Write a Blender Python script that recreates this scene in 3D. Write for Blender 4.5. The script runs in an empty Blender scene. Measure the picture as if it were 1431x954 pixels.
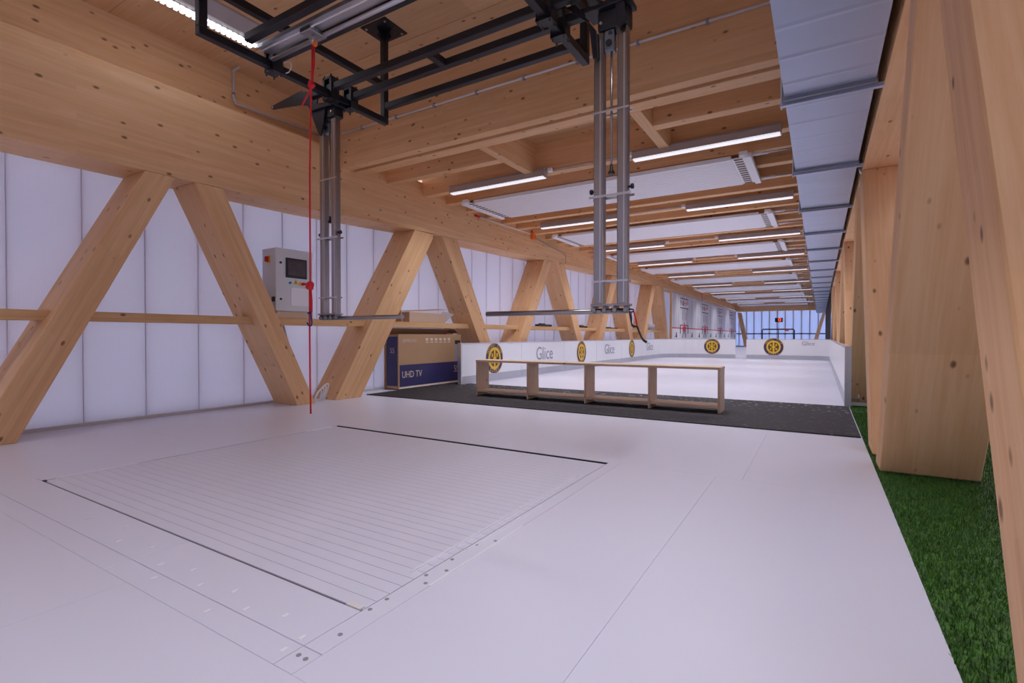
import bpy, bmesh, math, random
from mathutils import Vector, Matrix
import numpy as np
random.seed(7); np.random.seed(7)
SC = bpy.context.scene
COL = SC.collection
R = math.radians

# ------------------------------------------------------------------ camera
cam_d = bpy.data.cameras.new('camera'); cam = bpy.data.objects.new('camera', cam_d); COL.objects.link(cam)
cam_d.sensor_width = 36.0; cam_d.lens = 36.0 * 705.0 / 1431.0; cam_d.clip_start = 0.02; cam_d.clip_end = 300
cam.location = (0, 0, 0.88); cam.rotation_euler = (R(90 - 0.69), 0, R(31.41))
SC.camera = cam
# ------------------------------------------------------------------ daylight and exposure
W = bpy.data.worlds.new('daylight'); SC.world = W; W.use_nodes = True
bg = W.node_tree.nodes['Background']; bg.inputs[0].default_value = (0.80, 0.87, 1.0, 1); bg.inputs[1].default_value = 2.8
SC.view_settings.view_transform = 'Standard'; SC.view_settings.look = 'None'
SC.view_settings.gamma = 1.0; SC.view_settings.use_curve_mapping = False
SC.view_settings.exposure = 0.30
SC.cycles.max_bounces = 8; SC.cycles.diffuse_bounces = 5; SC.cycles.transmission_bounces = 6

# ------------------------------------------------------------------ materials
def new_mat(name):
    m = bpy.data.materials.new(name); m.use_nodes = True
    nt = m.node_tree; b = nt.nodes['Principled BSDF']
    return m, nt, b
def plain(name, col, rough=0.5, metal=0.0, var=0.06, scale=6.0, spec=0.5, bump=0.0):
    m, nt, b = new_mat(name); N, L = nt.nodes, nt.links
    tc = N.new('ShaderNodeTexCoord'); no = N.new('ShaderNodeTexNoise'); no.inputs['Scale'].default_value = scale
    no.inputs['Detail'].default_value = 4
    L.new(tc.outputs['Object'], no.inputs['Vector'])
    mr = N.new('ShaderNodeMapRange'); mr.inputs[3].default_value = 1 - var; mr.inputs[4].default_value = 1 + var
    L.new(no.outputs['Fac'], mr.inputs[0])
    mx = N.new('ShaderNodeVectorMath'); mx.operation = 'SCALE'; mx.inputs[0].default_value = col[:3]
    L.new(mr.outputs[0], mx.inputs['Scale']); L.new(mx.outputs[0], b.inputs['Base Color'])
    b.inputs['Roughness'].default_value = rough; b.inputs['Metallic'].default_value = metal
    b.inputs['Specular IOR Level'].default_value = spec
    if bump:
        bp = N.new('ShaderNodeBump'); bp.inputs['Strength'].default_value = bump; bp.inputs['Distance'].default_value = 0.01
        L.new(no.outputs['Fac'], bp.inputs['Height']); L.new(bp.outputs[0], b.inputs['Normal'])
    return m
def emis(name, col, strength):
    m, nt, b = new_mat(name)
    b.inputs['Base Color'].default_value = (*col, 1); b.inputs['Emission Color'].default_value = (*col, 1)
    b.inputs['Emission Strength'].default_value = strength
    return m
def wood(name, light, dark, axis='X', knots=1.0, lam=0.04, lamlen=2.4, lamvar=0.10, rough=0.55):
    m, nt, b = new_mat(name); N, L = nt.nodes, nt.links
    tc = N.new('ShaderNodeTexCoord'); oi = N.new('ShaderNodeObjectInfo')
    sx = N.new('ShaderNodeSeparateXYZ'); L.new(tc.outputs['Object'], sx.inputs[0])
    cb = N.new('ShaderNodeCombineXYZ')
    order = {'X': (0, 1, 2), 'Y': (1, 0, 2), 'Z': (2, 1, 0)}[axis]
    for i, o in enumerate(order): L.new(sx.outputs[o], cb.inputs[i])
    rs = N.new('ShaderNodeVectorMath'); rs.operation = 'SCALE'; rs.inputs[0].default_value = (37.3, 0, 0)
    L.new(oi.outputs['Random'], rs.inputs['Scale'])
    ad = N.new('ShaderNodeVectorMath'); ad.operation = 'ADD'; L.new(cb.outputs[0], ad.inputs[0]); L.new(rs.outputs[0], ad.inputs[1])
    def scaled(v):
        s = N.new('ShaderNodeVectorMath'); s.operation = 'MULTIPLY'; s.inputs[1].default_value = v
        L.new(ad.outputs[0], s.inputs[0]); return s.outputs[0]
    g = N.new('ShaderNodeTexNoise'); g.inputs['Scale'].default_value = 1; g.inputs['Detail'].default_value = 6; g.inputs['Roughness'].default_value = 0.65
    L.new(scaled((1.6, 34, 34)), g.inputs['Vector'])
    g2 = N.new('ShaderNodeTexNoise'); g2.inputs['Scale'].default_value = 1; g2.inputs['Detail'].default_value = 3
    L.new(scaled((0.7, 5, 5)), g2.inputs['Vector'])
    am = N.new('ShaderNodeMath'); am.operation = 'MULTIPLY_ADD'; am.inputs[1].default_value = 0.6
    L.new(g.outputs['Fac'], am.inputs[0])
    hm = N.new('ShaderNodeMath'); hm.operation = 'MULTIPLY'; hm.inputs[1].default_value = 0.4; L.new(g2.outputs['Fac'], hm.inputs[0]); L.new(hm.outputs[0], am.inputs[2])
    rp = N.new('ShaderNodeValToRGB'); rp.color_ramp.elements[0].position = 0.33; rp.color_ramp.elements[1].position = 0.6
    rp.color_ramp.elements[0].color = (*dark, 1); rp.color_ramp.elements[1].color = (*light, 1)
    L.new(am.outputs[0], rp.inputs['Fac'])
    # glue-laminated boards
    s2 = N.new('ShaderNodeSeparateXYZ'); L.new(ad.outputs[0], s2.inputs[0])
    c2 = N.new('ShaderNodeCombineXYZ'); L.new(s2.outputs[0], c2.inputs[0]); L.new(s2.outputs[2], c2.inputs[1])
    br = N.new('ShaderNodeTexBrick'); br.inputs['Scale'].default_value = 1; br.inputs['Mortar Size'].default_value = 0
    br.inputs['Brick Width'].default_value = lamlen; br.inputs['Row Height'].default_value = lam; br.offset = 0.37; br.offset_frequency = 2
    a = 1 - lamvar; br.inputs['Color1'].default_value = (a, a * 0.985, a * 0.96, 1); br.inputs['Color2'].default_value = (1, 1, 1, 1)
    br.inputs['Bias'].default_value = 0.15
    L.new(c2.outputs[0], br.inputs['Vector'])
    mu = N.new('ShaderNodeMix'); mu.data_type = 'RGBA'; mu.blend_type = 'MULTIPLY'; mu.inputs[0].default_value = 1
    L.new(rp.outputs[0], mu.inputs[6]); L.new(br.outputs['Color'], mu.inputs[7])
    out = mu.outputs[2]
    if knots:
        vo = N.new('ShaderNodeTexVoronoi'); vo.inputs['Scale'].default_value = 1
        L.new(scaled((4.6, 8.6, 8.6)), vo.inputs['Vector'])
        kr = N.new('ShaderNodeMapRange'); kr.inputs[1].default_value = 0.07 * knots; kr.inputs[2].default_value = 0.15 * knots
        kr.inputs[3].default_value = 0.85; kr.inputs[4].default_value = 0.0
        L.new(vo.outputs['Distance'], kr.inputs[0])
        mk = N.new('ShaderNodeMix'); mk.data_type = 'RGBA'; mk.inputs[7].default_value = (0.16, 0.06, 0.02, 1)
        L.new(kr.outputs[0], mk.inputs[0]); L.new(out, mk.inputs[6]); out = mk.outputs[2]
    L.new(out, b.inputs['Base Color']); b.inputs['Roughness'].default_value = rough; b.inputs['Specular IOR Level'].default_value = 0.3
    bp = N.new('ShaderNodeBump'); bp.inputs['Strength'].default_value = 0.08; bp.inputs['Distance'].default_value = 0.004
    L.new(g.outputs['Fac'], bp.inputs['Height']); L.new(bp.outputs[0], b.inputs['Normal'])
    return m
LT, DK = (0.84, 0.525, 0.285), (0.73, 0.40, 0.185)
M = {}
for ax in 'XYZ':
    M['glulam' + ax] = wood('glulam_spruce_' + ax, LT, DK, ax)
    M['deck' + ax] = wood('deck_spruce_' + ax, (0.78, 0.50, 0.28), (0.66, 0.39, 0.20), ax, lam=0.14, lamvar=0.12)
    M['bench' + ax] = wood('bench_spruce_' + ax, (0.76, 0.57, 0.42), (0.64, 0.45, 0.31), ax, knots=0.8, lam=0.06)
M['rail'] = wood('rail_spruce', (0.80, 0.50, 0.25), (0.66, 0.38, 0.175), 'Y', lam=0.2)

def poly_mat(name, trans, tint, rib_axis=1, through=(0.90, 0.89, 0.97)):
    m, nt, b = new_mat(name); N, L = nt.nodes, nt.links
    b.inputs['Base Color'].default_value = (*tint, 1); b.inputs['Roughness'].default_value = 0.10
    tr = N.new('ShaderNodeBsdfTranslucent'); tr.inputs['Color'].default_value = (*through, 1); b.inputs['Specular IOR Level'].default_value = 0.9
    mx = N.new('ShaderNodeMixShader'); mx.inputs[0].default_value = trans
    L.new(b.outputs[0], mx.inputs[1]); L.new(tr.outputs[0], mx.inputs[2])
    L.new(mx.outputs[0], N['Material Output'].inputs['Surface'])
    tc = N.new('ShaderNodeTexCoord'); sp = N.new('ShaderNodeSeparateXYZ'); L.new(tc.outputs['Object'], sp.inputs[0])
    w = N.new('ShaderNodeMath'); w.operation = 'MULTIPLY'; w.inputs[1].default_value = 2 * math.pi / 0.018; L.new(sp.outputs[rib_axis], w.inputs[0])
    s = N.new('ShaderNodeMath'); s.operation = 'SINE'; L.new(w.outputs[0], s.inputs[0])
    bp = N.new('ShaderNodeBump'); bp.inputs['Strength'].default_value = 0.10; bp.inputs['Distance'].default_value = 0.002
    no = N.new('ShaderNodeTexNoise'); no.inputs['Scale'].default_value = 2.2; L.new(tc.outputs['Object'], no.inputs['Vector'])
    a2 = N.new('ShaderNodeMath'); a2.operation = 'MULTIPLY_ADD'; a2.inputs[1].default_value = 1.2; L.new(no.outputs['Fac'], a2.inputs[0]); L.new(s.outputs[0], a2.inputs[2])
    L.new(a2.outputs[0], bp.inputs['Height']); L.new(bp.outputs[0], b.inputs['Normal'])
    return m
M['poly'] = poly_mat('polycarbonate_panel', 0.25, (0.70, 0.66, 0.76), 1)
M['poly_far'] = poly_mat('polycarbonate_end_panel', 0.4, (0.60, 0.65, 0.84), 0, (0.74, 0.81, 1.0))
M['poly_side'] = poly_mat('polycarbonate_side_panel', 0.38, (0.70, 0.68, 0.74), 1)
M['poly_back'] = poly_mat('polycarbonate_back_panel', 0.25, (0.84, 0.84, 0.88), 0)
M['seam'] = plain('panel_joint_profile', (0.62, 0.58, 0.68), 0.3)

def floor_mat():
    m, nt, b = new_mat('synthetic_ice'); N, L = nt.nodes, nt.links
    tc = N.new('ShaderNodeTexCoord'); no = N.new('ShaderNodeTexNoise'); no.inputs['Scale'].default_value = 0.9; no.inputs['Detail'].default_value = 5
    L.new(tc.outputs['Object'], no.inputs['Vector'])
    mr0 = N.new('ShaderNodeMapRange'); mr0.inputs[3].default_value = 0.97; mr0.inputs[4].default_value = 1.03; L.new(no.outputs['Fac'], mr0.inputs[0])
    mx = N.new('ShaderNodeVectorMath'); mx.operation = 'SCALE'; mx.inputs[0].default_value = (0.76, 0.752, 0.865)
    L.new(mr0.outputs[0], mx.inputs['Scale']); L.new(mx.outputs[0], b.inputs['Base Color'])
    n2 = N.new('ShaderNodeTexNoise'); n2.inputs['Scale'].default_value = 3; L.new(tc.outputs['Object'], n2.inputs['Vector'])
    mr = N.new('ShaderNodeMapRange'); mr.inputs[3].default_value = 0.29; mr.inputs[4].default_value = 0.40; L.new(n2.outputs['Fac'], mr.inputs[0])
    L.new(mr.outputs[0], b.inputs['Roughness']); b.inputs['Specular IOR Level'].default_value = 0.45
    return m
M['ice'] = floor_mat()
M['belt'] = plain('belt_plastic', (0.755, 0.745, 0.855), 0.42, var=0.03)
M['lip'] = plain('white_edge_trim', (0.92, 0.90, 0.95), 0.35, var=0.02)
M['pit'] = plain('pit_dark', (0.02, 0.02, 0.025), 0.7)
M['plug'] = plain('cream_plug', (0.80, 0.76, 0.74), 0.5)
M['screw'] = plain('grey_screw', (0.30, 0.29, 0.33), 0.4)
M['steel_black'] = plain('black_powder_coat', (0.010, 0.009, 0.014), 0.42, var=0.15, spec=0.4)
M['black'] = plain('black_plastic', (0.012, 0.012, 0.016), 0.45)
M['stainless'] = plain('stainless_steel', (0.36, 0.34, 0.34), 0.30, metal=1.0, var=0.08, scale=20)
M['alu'] = plain('aluminium_profile', (0.62, 0.62, 0.66), 0.32, metal=0.9)
M['galv'] = plain('galvanised_sheet', (0.46, 0.52, 0.68), 0.40, metal=0.6, var=0.05, scale=2.5, bump=0.03)
M['galv_dark'] = plain('galvanised_flange', (0.22, 0.23, 0.27), 0.4, metal=0.7)
M['cable_white'] = plain('white_cable', (0.78, 0.76, 0.78), 0.5)
M['conduit'] = plain('grey_conduit', (0.58, 0.55, 0.54), 0.45)
M['red'] = plain('red_rope', (0.68, 0.012, 0.022), 0.6, var=0.2, scale=120)
M['blue'] = plain('blue_anodised', (0.012, 0.05, 0.22), 0.3, metal=0.6)
M['orange'] = plain('orange_plastic', (0.85, 0.18, 0.015), 0.45)
M['white_enamel'] = plain('white_enamel', (0.90, 0.89, 0.93), 0.4, var=0.02)
M['slot'] = plain('dark_slot', (0.22, 0.17, 0.14), 0.8)
M['lamp_body'] = plain('lamp_housing', (0.46, 0.41, 0.40), 0.42, metal=0.25)
M['lamp'] = emis('lamp_diffuser', (0.92, 0.93, 1.0), 0.55)
M['led'] = emis('lit_led_cells', (0.80, 0.86, 1.0), 9.0)
M['cab'] = plain('light_grey_enamel', (0.70, 0.71, 0.74), 0.38, var=0.02)
M['screen'] = plain('glass_screen', (0.085, 0.07, 0.072), 0.12, var=0.25, scale=14)
M['yellow'] = plain('yellow_print', (0.82, 0.50, 0.03), 0.45)
M['navy'] = plain('navy_print', (0.035, 0.03, 0.13), 0.45)
M['brown'] = plain('dark_brown_print', (0.10, 0.05, 0.02), 0.45)
M['grey_print'] = plain('grey_print', (0.33, 0.33, 0.38), 0.5)
M['teal'] = plain('teal_button', (0.03, 0.24, 0.25), 0.4)
M['board'] = plain('rink_board_white', (0.84, 0.84, 0.88), 0.28, var=0.02)
M['kick'] = plain('rink_kick_grey', (0.47, 0.47, 0.54), 0.4)
M['card'] = plain('kraft_cardboard', (0.52, 0.31, 0.17), 0.75, var=0.06)
M['card_lt'] = plain('pale_cardboard', (0.60, 0.42, 0.30), 0.75)
M['cream'] = plain('cream_print', (0.78, 0.66, 0.54), 0.6)
M['film'] = plain('grey_film', (0.60, 0.56, 0.60), 0.25)
M['curtain'] = plain('black_curtain', (0.010, 0.008, 0.014), 0.85)
M['banner_ink'] = plain('banner_black_ink', (0.06, 0.05, 0.07), 0.6)
M['banner_red'] = plain('banner_red_ink', (0.62, 0.05, 0.09), 0.6)
M['banner_white'] = plain('banner_white', (0.86, 0.84, 0.87), 0.5)
M['led_red'] = emis('red_digits', (1.0, 0.06, 0.02), 2.2)

def banner_mat():
    m, nt, b = new_mat('banner_plank_print'); N, L = nt.nodes, nt.links
    tc = N.new('ShaderNodeTexCoord'); mp = N.new('ShaderNodeVectorMath'); mp.operation = 'MULTIPLY'; mp.inputs[1].default_value = (1, 3.2, 0.25)
    L.new(tc.outputs['Object'], mp.inputs[0]); no = N.new('ShaderNodeTexNoise'); no.inputs['Scale'].default_value = 1.5; no.inputs['Detail'].default_value = 5
    L.new(mp.outputs[0], no.inputs['Vector']); rp = N.new('ShaderNodeValToRGB')
    rp.color_ramp.elements[0].position = 0.33; rp.color_ramp.elements[0].color = (0.50, 0.45, 0.50, 1)
    rp.color_ramp.elements[1].position = 0.6; rp.color_ramp.elements[1].color = (0.80, 0.77, 0.83, 1)
    L.new(no.outputs['Fac'], rp.inputs[0]); L.new(rp.outputs[0], b.inputs['Base Color']); b.inputs['Roughness'].default_value = 0.5
    return m
M['banner'] = banner_mat()
def rubber_mat():
    m, nt, b = new_mat('black_rubber'); N, L = nt.nodes, nt.links
    tc = N.new('ShaderNodeTexCoord')
    def noise(s, d=3):
        n = N.new('ShaderNodeTexNoise'); n.inputs['Scale'].default_value = s; n.inputs['Detail'].default_value = d
        L.new(tc.outputs['Object'], n.inputs['Vector']); return n.outputs['Fac']
    rp = N.new('ShaderNodeValToRGB'); rp.color_ramp.elements[0].color = (0.010, 0.008, 0.011, 1); rp.color_ramp.elements[1].color = (0.036, 0.030, 0.037, 1)
    L.new(noise(60), rp.inputs[0])
    # white shavings carried out of the rink
    sp = N.new('ShaderNodeValToRGB'); sp.color_ramp.elements[0].position = 0.60; sp.color_ramp.elements[1].position = 0.66
    L.new(noise(17, 6), sp.inputs[0])
    sx = N.new('ShaderNodeSeparateXYZ'); L.new(tc.outputs['Object'], sx.inputs[0])
    mr = N.new('ShaderNodeMapRange'); mr.inputs[1].default_value = 1.3; mr.inputs[2].default_value = 2.1; mr.inputs[3].default_value = 0.12; mr.inputs[4].default_value = 0.9
    L.new(sx.outputs[1], mr.inputs[0])
    mu = N.new('ShaderNodeMath'); mu.operation = 'MULTIPLY'; L.new(sp.outputs[0], mu.inputs[0]); L.new(mr.outputs[0], mu.inputs[1])
    mx = N.new('ShaderNodeMix'); mx.data_type = 'RGBA'; mx.inputs[7].default_value = (0.55, 0.52, 0.58, 1)
    L.new(mu.outputs[0], mx.inputs[0]); L.new(rp.outputs[0], mx.inputs[6]); L.new(mx.outputs[2], b.inputs['Base Color'])
    b.inputs['Roughness'].default_value = 0.75
    bp = N.new('ShaderNodeBump'); bp.inputs['Strength'].default_value = 0.3; bp.inputs['Distance'].default_value = 0.004
    L.new(noise(90), bp.inputs['Height']); L.new(bp.outputs[0], b.inputs['Normal'])
    return m
M['rubber'] = rubber_mat()
def turf_mat():
    m, nt, b = new_mat('artificial_grass'); N, L = nt.nodes, nt.links
    tc = N.new('ShaderNodeTexCoord'); no = N.new('ShaderNodeTexNoise'); no.inputs['Scale'].default_value = 55; no.inputs['Detail'].default_value = 3
    L.new(tc.outputs['Object'], no.inputs['Vector']); rp = N.new('ShaderNodeValToRGB')
    rp.color_ramp.elements[0].position = 0.35; rp.color_ramp.elements[0].color = (0.014, 0.060, 0.006, 1)
    rp.color_ramp.elements[1].position = 0.7; rp.color_ramp.elements[1].color = (0.085, 0.24, 0.025, 1)
    L.new(no.outputs['Fac'], rp.inputs[0]); L.new(rp.outputs[0], b.inputs['Base Color']); b.inputs['Roughness'].default_value = 0.5
    return m
M['turf'] = turf_mat()

# ------------------------------------------------------------------ building helpers
ORG = {}
def org(o): return ORG.get(o.name, Vector((0, 0, 0))) if o else Vector((0, 0, 0))
def tag(o, label=None, cat=None, group=None, kind=None):
    if label: o['label'] = label
    if cat: o['category'] = cat
    if group: o['group'] = group
    if kind: o['kind'] = kind
    return o
def thing(name, label, cat, loc=(0, 0, 0), group=None):
    o = bpy.data.objects.new(name, None); COL.objects.link(o); o.location = loc; o.empty_display_size = 0.1
    ORG[o.name] = Vector(loc); return tag(o, label, cat, group)
class MB:
    """collects shapes given in room coordinates; build() links them as one mesh object"""
    def __init__(s): s.bm = bmesh.new(); s.mi = 0
    def _new(s, vs, fs):
        V = [s.bm.verts.new(v) for v in vs]; F = []
        for f in fs:
            try: q = s.bm.faces.new([V[i] for i in f]); q.material_index = s.mi; F.append(q)
            except ValueError: pass
        return V, F
    def box(s, x0, x1, y0, y1, z0, z1, bev=0):
        vs = [(x, y, z) for x in (x0, x1) for y in (y0, y1) for z in (z0, z1)]
        return s.hexa(vs, bev)
    def hexa(s, vs, bev=0):      # order: index = 4*a + 2*b + c
        V, F = s._new(vs, [(0, 1, 3, 2), (4, 6, 7, 5), (0, 4, 5, 1), (2, 3, 7, 6), (0, 2, 6, 4), (1, 5, 7, 3)])
        if bev:
            E = list({e for f in F for e in f.edges})
            bmesh.ops.bevel(s.bm, geom=E, offset=bev, segments=1, affect='EDGES', profile=0.5)
        return s
    def bar(s, p0, p1, w, h, up=(0, 0, 1), bev=0):
        p0, p1 = Vector(p0), Vector(p1); d = (p1 - p0).normalized(); u = Vector(up)
        if abs(d.dot(u)) > 0.99: u = Vector((0, 1, 0))
        r = d.cross(u).normalized(); u = r.cross(d).normalized()
        vs = [p + r * (a * w / 2) + u * (b * h / 2) for p in (p0, p1) for a in (-1, 1) for b in (-1, 1)]
        return s.hexa(vs, bev)
    def tube(s, pts, r, n=10, cap=True):
        pts = [Vector(p) for p in pts]; rings = []
        prev = None
        for i, p in enumerate(pts):
            d = (pts[min(i + 1, len(pts) - 1)] - pts[max(i - 1, 0)]).normalized()
            if prev is None:
                a = d.cross(Vector((0, 0, 1)))
                if a.length < 1e-3: a = d.cross(Vector((0, 1, 0)))
            else: a = prev - d * prev.dot(d)
            a.normalize(); prev = a; c = d.cross(a)
            rr = r[i] if isinstance(r, (list, tuple)) else r
            rings.append([s.bm.verts.new(p + (a * math.cos(2 * math.pi * k / n) + c * math.sin(2 * math.pi * k / n)) * rr) for k in range(n)])
        for A, B in zip(rings, rings[1:]):
            for k in range(n):
                f = s.bm.faces.new((A[k], A[(k + 1) % n], B[(k + 1) % n], B[k])); f.smooth = True; f.material_index = s.mi
        if cap:
            f = s.bm.faces.new(rings[0][::-1]); f.material_index = s.mi
            f = s.bm.faces.new(rings[-1]); f.material_index = s.mi
        return s
    def prism(s, poly, ax, a0, a1):   # polygon in the plane normal to axis ax, extruded from a0 to a1
        def put(q, a):
            q = list(q); q.insert(ax, a); return tuple(q)
        n = len(poly); vs = [put(q, a0) for q in poly] + [put(q, a1) for q in poly]
        fs = [tuple(range(n))[::-1], tuple(range(n, 2 * n))] + [(i, (i + 1) % n, n + (i + 1) % n, n + i) for i in range(n)]
        s._new(vs, fs); return s
    def ball(s, c, r, n=10, sc=(1, 1, 1)):
        mt = Matrix.Translation(c) @ Matrix.Diagonal((*[r * k for k in sc], 1))
        g = bmesh.ops.create_uvsphere(s.bm, u_segments=n, v_segments=max(6, n // 2 + 1), radius=1, matrix=mt)
        for v in g['verts']:
            for f in v.link_faces: f.material_index = s.mi; f.smooth = True
        return s
    def build(s, name, mat, parent=None, loc=None, matrix=None):
        bmesh.ops.recalc_face_normals(s.bm, faces=s.bm.faces[:])
        o0 = Vector(loc) if loc is not None else (org(parent) if parent else Vector((0, 0, 0)))
        if matrix is not None: s.bm.transform(matrix.inverted())
        else: bmesh.ops.translate(s.bm, verts=s.bm.verts[:], vec=-o0)
        me = bpy.data.meshes.new(name); s.bm.to_mesh(me); s.bm.free()
        for k in (mat if isinstance(mat, (list, tuple)) else [mat]): me.materials.append(M[k])
        o = bpy.data.objects.new(name, me); COL.objects.link(o)
        if parent: o.parent = parent; ORG[o.name] = org(parent)
        else:
            if matrix is not None: o.matrix_world = matrix
            else: o.location = o0; ORG[o.name] = o0
        return o
def share(src, name, parent, offset=(0, 0, 0)):        # a further object on the same mesh, as a part
    o = bpy.data.objects.new(name, src.data); COL.objects.link(o); o.parent = parent; o.location = src.location + Vector(offset)
    ORG[o.name] = org(parent); return o
def copy_tree(o, loc, parent=None):
    c = o.copy(); COL.objects.link(c); c.parent = parent
    if parent is None: c.location = loc; ORG[c.name] = Vector(loc)
    for ch in list(o.children): copy_tree(ch, None, c)
    return c
def text_mesh(s, size):
    cu = bpy.data.curves.new('lettering', 'FONT'); cu.body = s; cu.size = size; cu.align_x = 'CENTER'; cu.align_y = 'CENTER'
    cu.extrude = 0.0012; cu.resolution_u = 3
    ob = bpy.data.objects.new('lettering', cu); me = bpy.data.meshes.new_from_object(ob)
    bpy.data.objects.remove(ob); bpy.data.curves.remove(cu); return me
def face_matrix(origin, xd, yd):
    x = Vector(xd).normalized(); y = Vector(yd).normalized(); z = x.cross(y)
    m = Matrix((x, y, z)).transposed().to_4x4(); m.translation = Vector(origin); return m
def letter(name, s, size, mat, parent, origin, xd, yd, squeeze=1.0):
    me = text_mesh(s, size); me.materials.clear(); me.materials.append(M[mat])
    o = bpy.data.objects.new(name, me); COL.objects.link(o); o.parent = parent
    m = face_matrix(Vector(origin) - org(parent), xd, yd); o.matrix_local = m @ Matrix.Diagonal((squeeze, 1, 1, 1)); return o
ORD = ['first', 'second', 'third', 'fourth', 'fifth', 'sixth', 'seventh', 'eighth', 'ninth', 'tenth', 'eleventh', 'twelfth']
def nth(i):
    if i < 12: return ORD[i]
    n = i + 1; return f"{n}{'th' if 10 <= n % 100 <= 20 else {1: 'st', 2: 'nd', 3: 'rd'}.get(n % 10, 'th')}"

XB, XW = -5.60, -6.10           # brace face and wall face on the polycarbonate side
XR0, XR1 = 0.336, 0.83          # braces on the turf side
XE = 0.315                      # edge of the white floor
YEND = 43.0
ZC, ZD, ZJ = 4.03, 3.60, 3.17   # high ceiling, low deck, joist undersides

# ------------------------------------------------------------------ floor
TX0, TX1, TY0, TY1 = -4.02, -1.245, 1.115, 3.31       # treadmill belt
FX0, FX1, FY0, FY1 = -4.10, -1.165, 0.81, 3.345       # treadmill with its surround
fl = MB().box(-6.15, XE, -3.6, YEND + 0.1, -0.16, -0.10).build('floor', 'pit'); tag(fl, 'white synthetic ice floor of large panels', 'floor', kind='structure')
def fpan(x0, x1, y0, y1):
    g = 0.0005
    MB().box(x0 + g, x1 - g, y0 + g, y1 - g, -0.10, 0.0).build('floor_panel', 'ice', fl)
ys = [-3.6, -1.6, 0.4, FY0]
for a, b in zip(ys, ys[1:]):
    for c, d in zip([-6.15, -4.1, -2.1, -0.55], [-4.1, -2.1, -0.55, XE]): fpan(c, d, a, b)
fpan(-6.15, FX0, FY0, 2.2); fpan(-6.15, FX0, 2.2, FY1)
fpan(FX1, -0.55, FY0, FY1); fpan(-0.55, XE, FY0, FY1)
for c, d in zip([-6.15, -4.4, -2.4, -0.4], [-4.4, -2.4, -0.4, XE]): fpan(c, d, FY1, 5.23)
fpan(-6.15, XE, 5.23, 7.30)
yy = 7.30
while yy < YEND:
    y2 = min(yy + 4.0, YEND + 0.1); fpan(-6.15, -2.6, yy, y2); fpan(-2.6, XE, yy, y2); yy = y2

# ------------------------------------------------------------------ polycarbonate walls
wl = MB().box(XW - 0.10, XW - 0.06, -3.6, YEND, -0.1, 0.03).build('wall_left', 'seam'); tag(wl, 'translucent polycarbonate wall behind the timber braces', 'wall', kind='structure')
y = 1.472 - 0.5335 * 10; k = 0; pan = post = None
while y < YEND:
    if pan is None:
        pan = MB().box(XW - 0.04, XW, y + 0.004, y + 0.5295, 0.0, 3.3).build('panel', 'poly', wl)
        post = MB().box(XW - 0.04, XW + 0.004, y - 0.003, y + 0.003, 0.0, 3.3).build('joint_profile', 'seam', wl)
    else:
        share(pan, 'panel', wl, (0, 0.5335 * k, 0)); share(post, 'joint_profile', wl, (0, 0.5335 * k, 0))
    y += 0.5335; k += 1
MB().box(XW, XW + 0.02, -3.6, YEND, 0.0, 0.03).build('sill_strip', 'conduit', wl)
we = MB().box(-6.2, 1.7, YEND + 0.05, YEND + 0.09, -0.1, 0.06).build('wall_end', 'steel_black'); tag(we, 'pale blue translucent far end wall', 'wall', kind='structure')
x = -6.0 + 0.05; k = 0; pan = None
while x < 1.6:
    if pan is None:
        pan = MB().box(x + 0.03, x + 0.50, YEND, YEND + 0.04, 0.06, 3.2).build('panel', 'poly_far', we)
        post = MB().box(x - 0.03, x + 0.03, YEND - 0.01, YEND + 0.04, 0.06, 3.2).build('joint_profile', 'seam', we)
    else:
        share(pan, 'panel', we, (0.53 * k, 0, 0)); share(post, 'joint_profile', we, (0.53 * k, 0, 0))
    x += 0.53; k += 1
tag(MB().box(-5.6, 0.33, YEND - 0.05, YEND - 0.02, 0.97, 1.05).build('trim_1', 'steel_black'), 'dark horizontal rail across the end wall', 'rail', kind='structure')
wr = MB().box(1.60, 1.66, -3.6, YEND, -0.1, 0.05).build('wall_right', 'seam'); tag(wr, 'translucent wall beyond the turf strip', 'wall', kind='structure')
y = -3.6; k = 0; pan = None
while y < YEND:
    if pan is None: pan = MB().box(1.60, 1.64, y + 0.004, y + 1.196, 0.05, 3.3).build('panel', 'poly_side', wr)
    else: share(pan, 'panel', wr, (0, 1.2 * k, 0))
    y += 1.2; k += 1
wb = MB().box(-6.2, 1.7, -3.66, -3.60, -0.1, 0.05).build('wall_back', 'seam'); tag(wb, 'translucent wall behind the camera', 'wall', kind='structure')
for k in range(8): MB().box(-6.2 + k * 0.99, -6.2 + k * 0.99 + 0.98, -3.64, -3.60, 0.05, 4.0).build('panel', 'poly_back', wb)

# ------------------------------------------------------------------ ceiling
ce = MB().box(-6.3, 1.7, -3.7, YEND + 0.2, ZC + 0.16, ZC + 0.2).build('ceiling', 'deckX'); tag(ce, 'timber board ceiling', 'ceiling', kind='structure')
yb = [-3.7, -2.4, -1.2, 0.05, 1.12, 2.185, 3.32, 4.05, 4.9]
for a, b in zip(yb, yb[1:]): MB().box(-6.3, 1.7, a + 0.003, b - 0.003, ZC, ZC + 0.15).build('deck_panel', 'deckX', ce)
yy = 4.9
while yy < YEND:
    MB().box(-6.3, 1.7, yy + 0.002, yy + 1.248, ZD, ZD + 0.1).build('deck_panel', 'deckX', ce); yy += 1.25
up = MB().box(-6.2, -5.95, -3.6, 4.75, 3.3, ZC).build('wall_upper', 'glulamY'); tag(up, 'recessed pale timber band above the long beam', 'wall', kind='structure')
tag(MB().box(0.75, 1.0, -3.6, 4.75, 3.3, ZC).build('wall_upper_turf_side', 'glulamY'), 'timber band above the beam on the turf side', 'wall', kind='structure')

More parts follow.
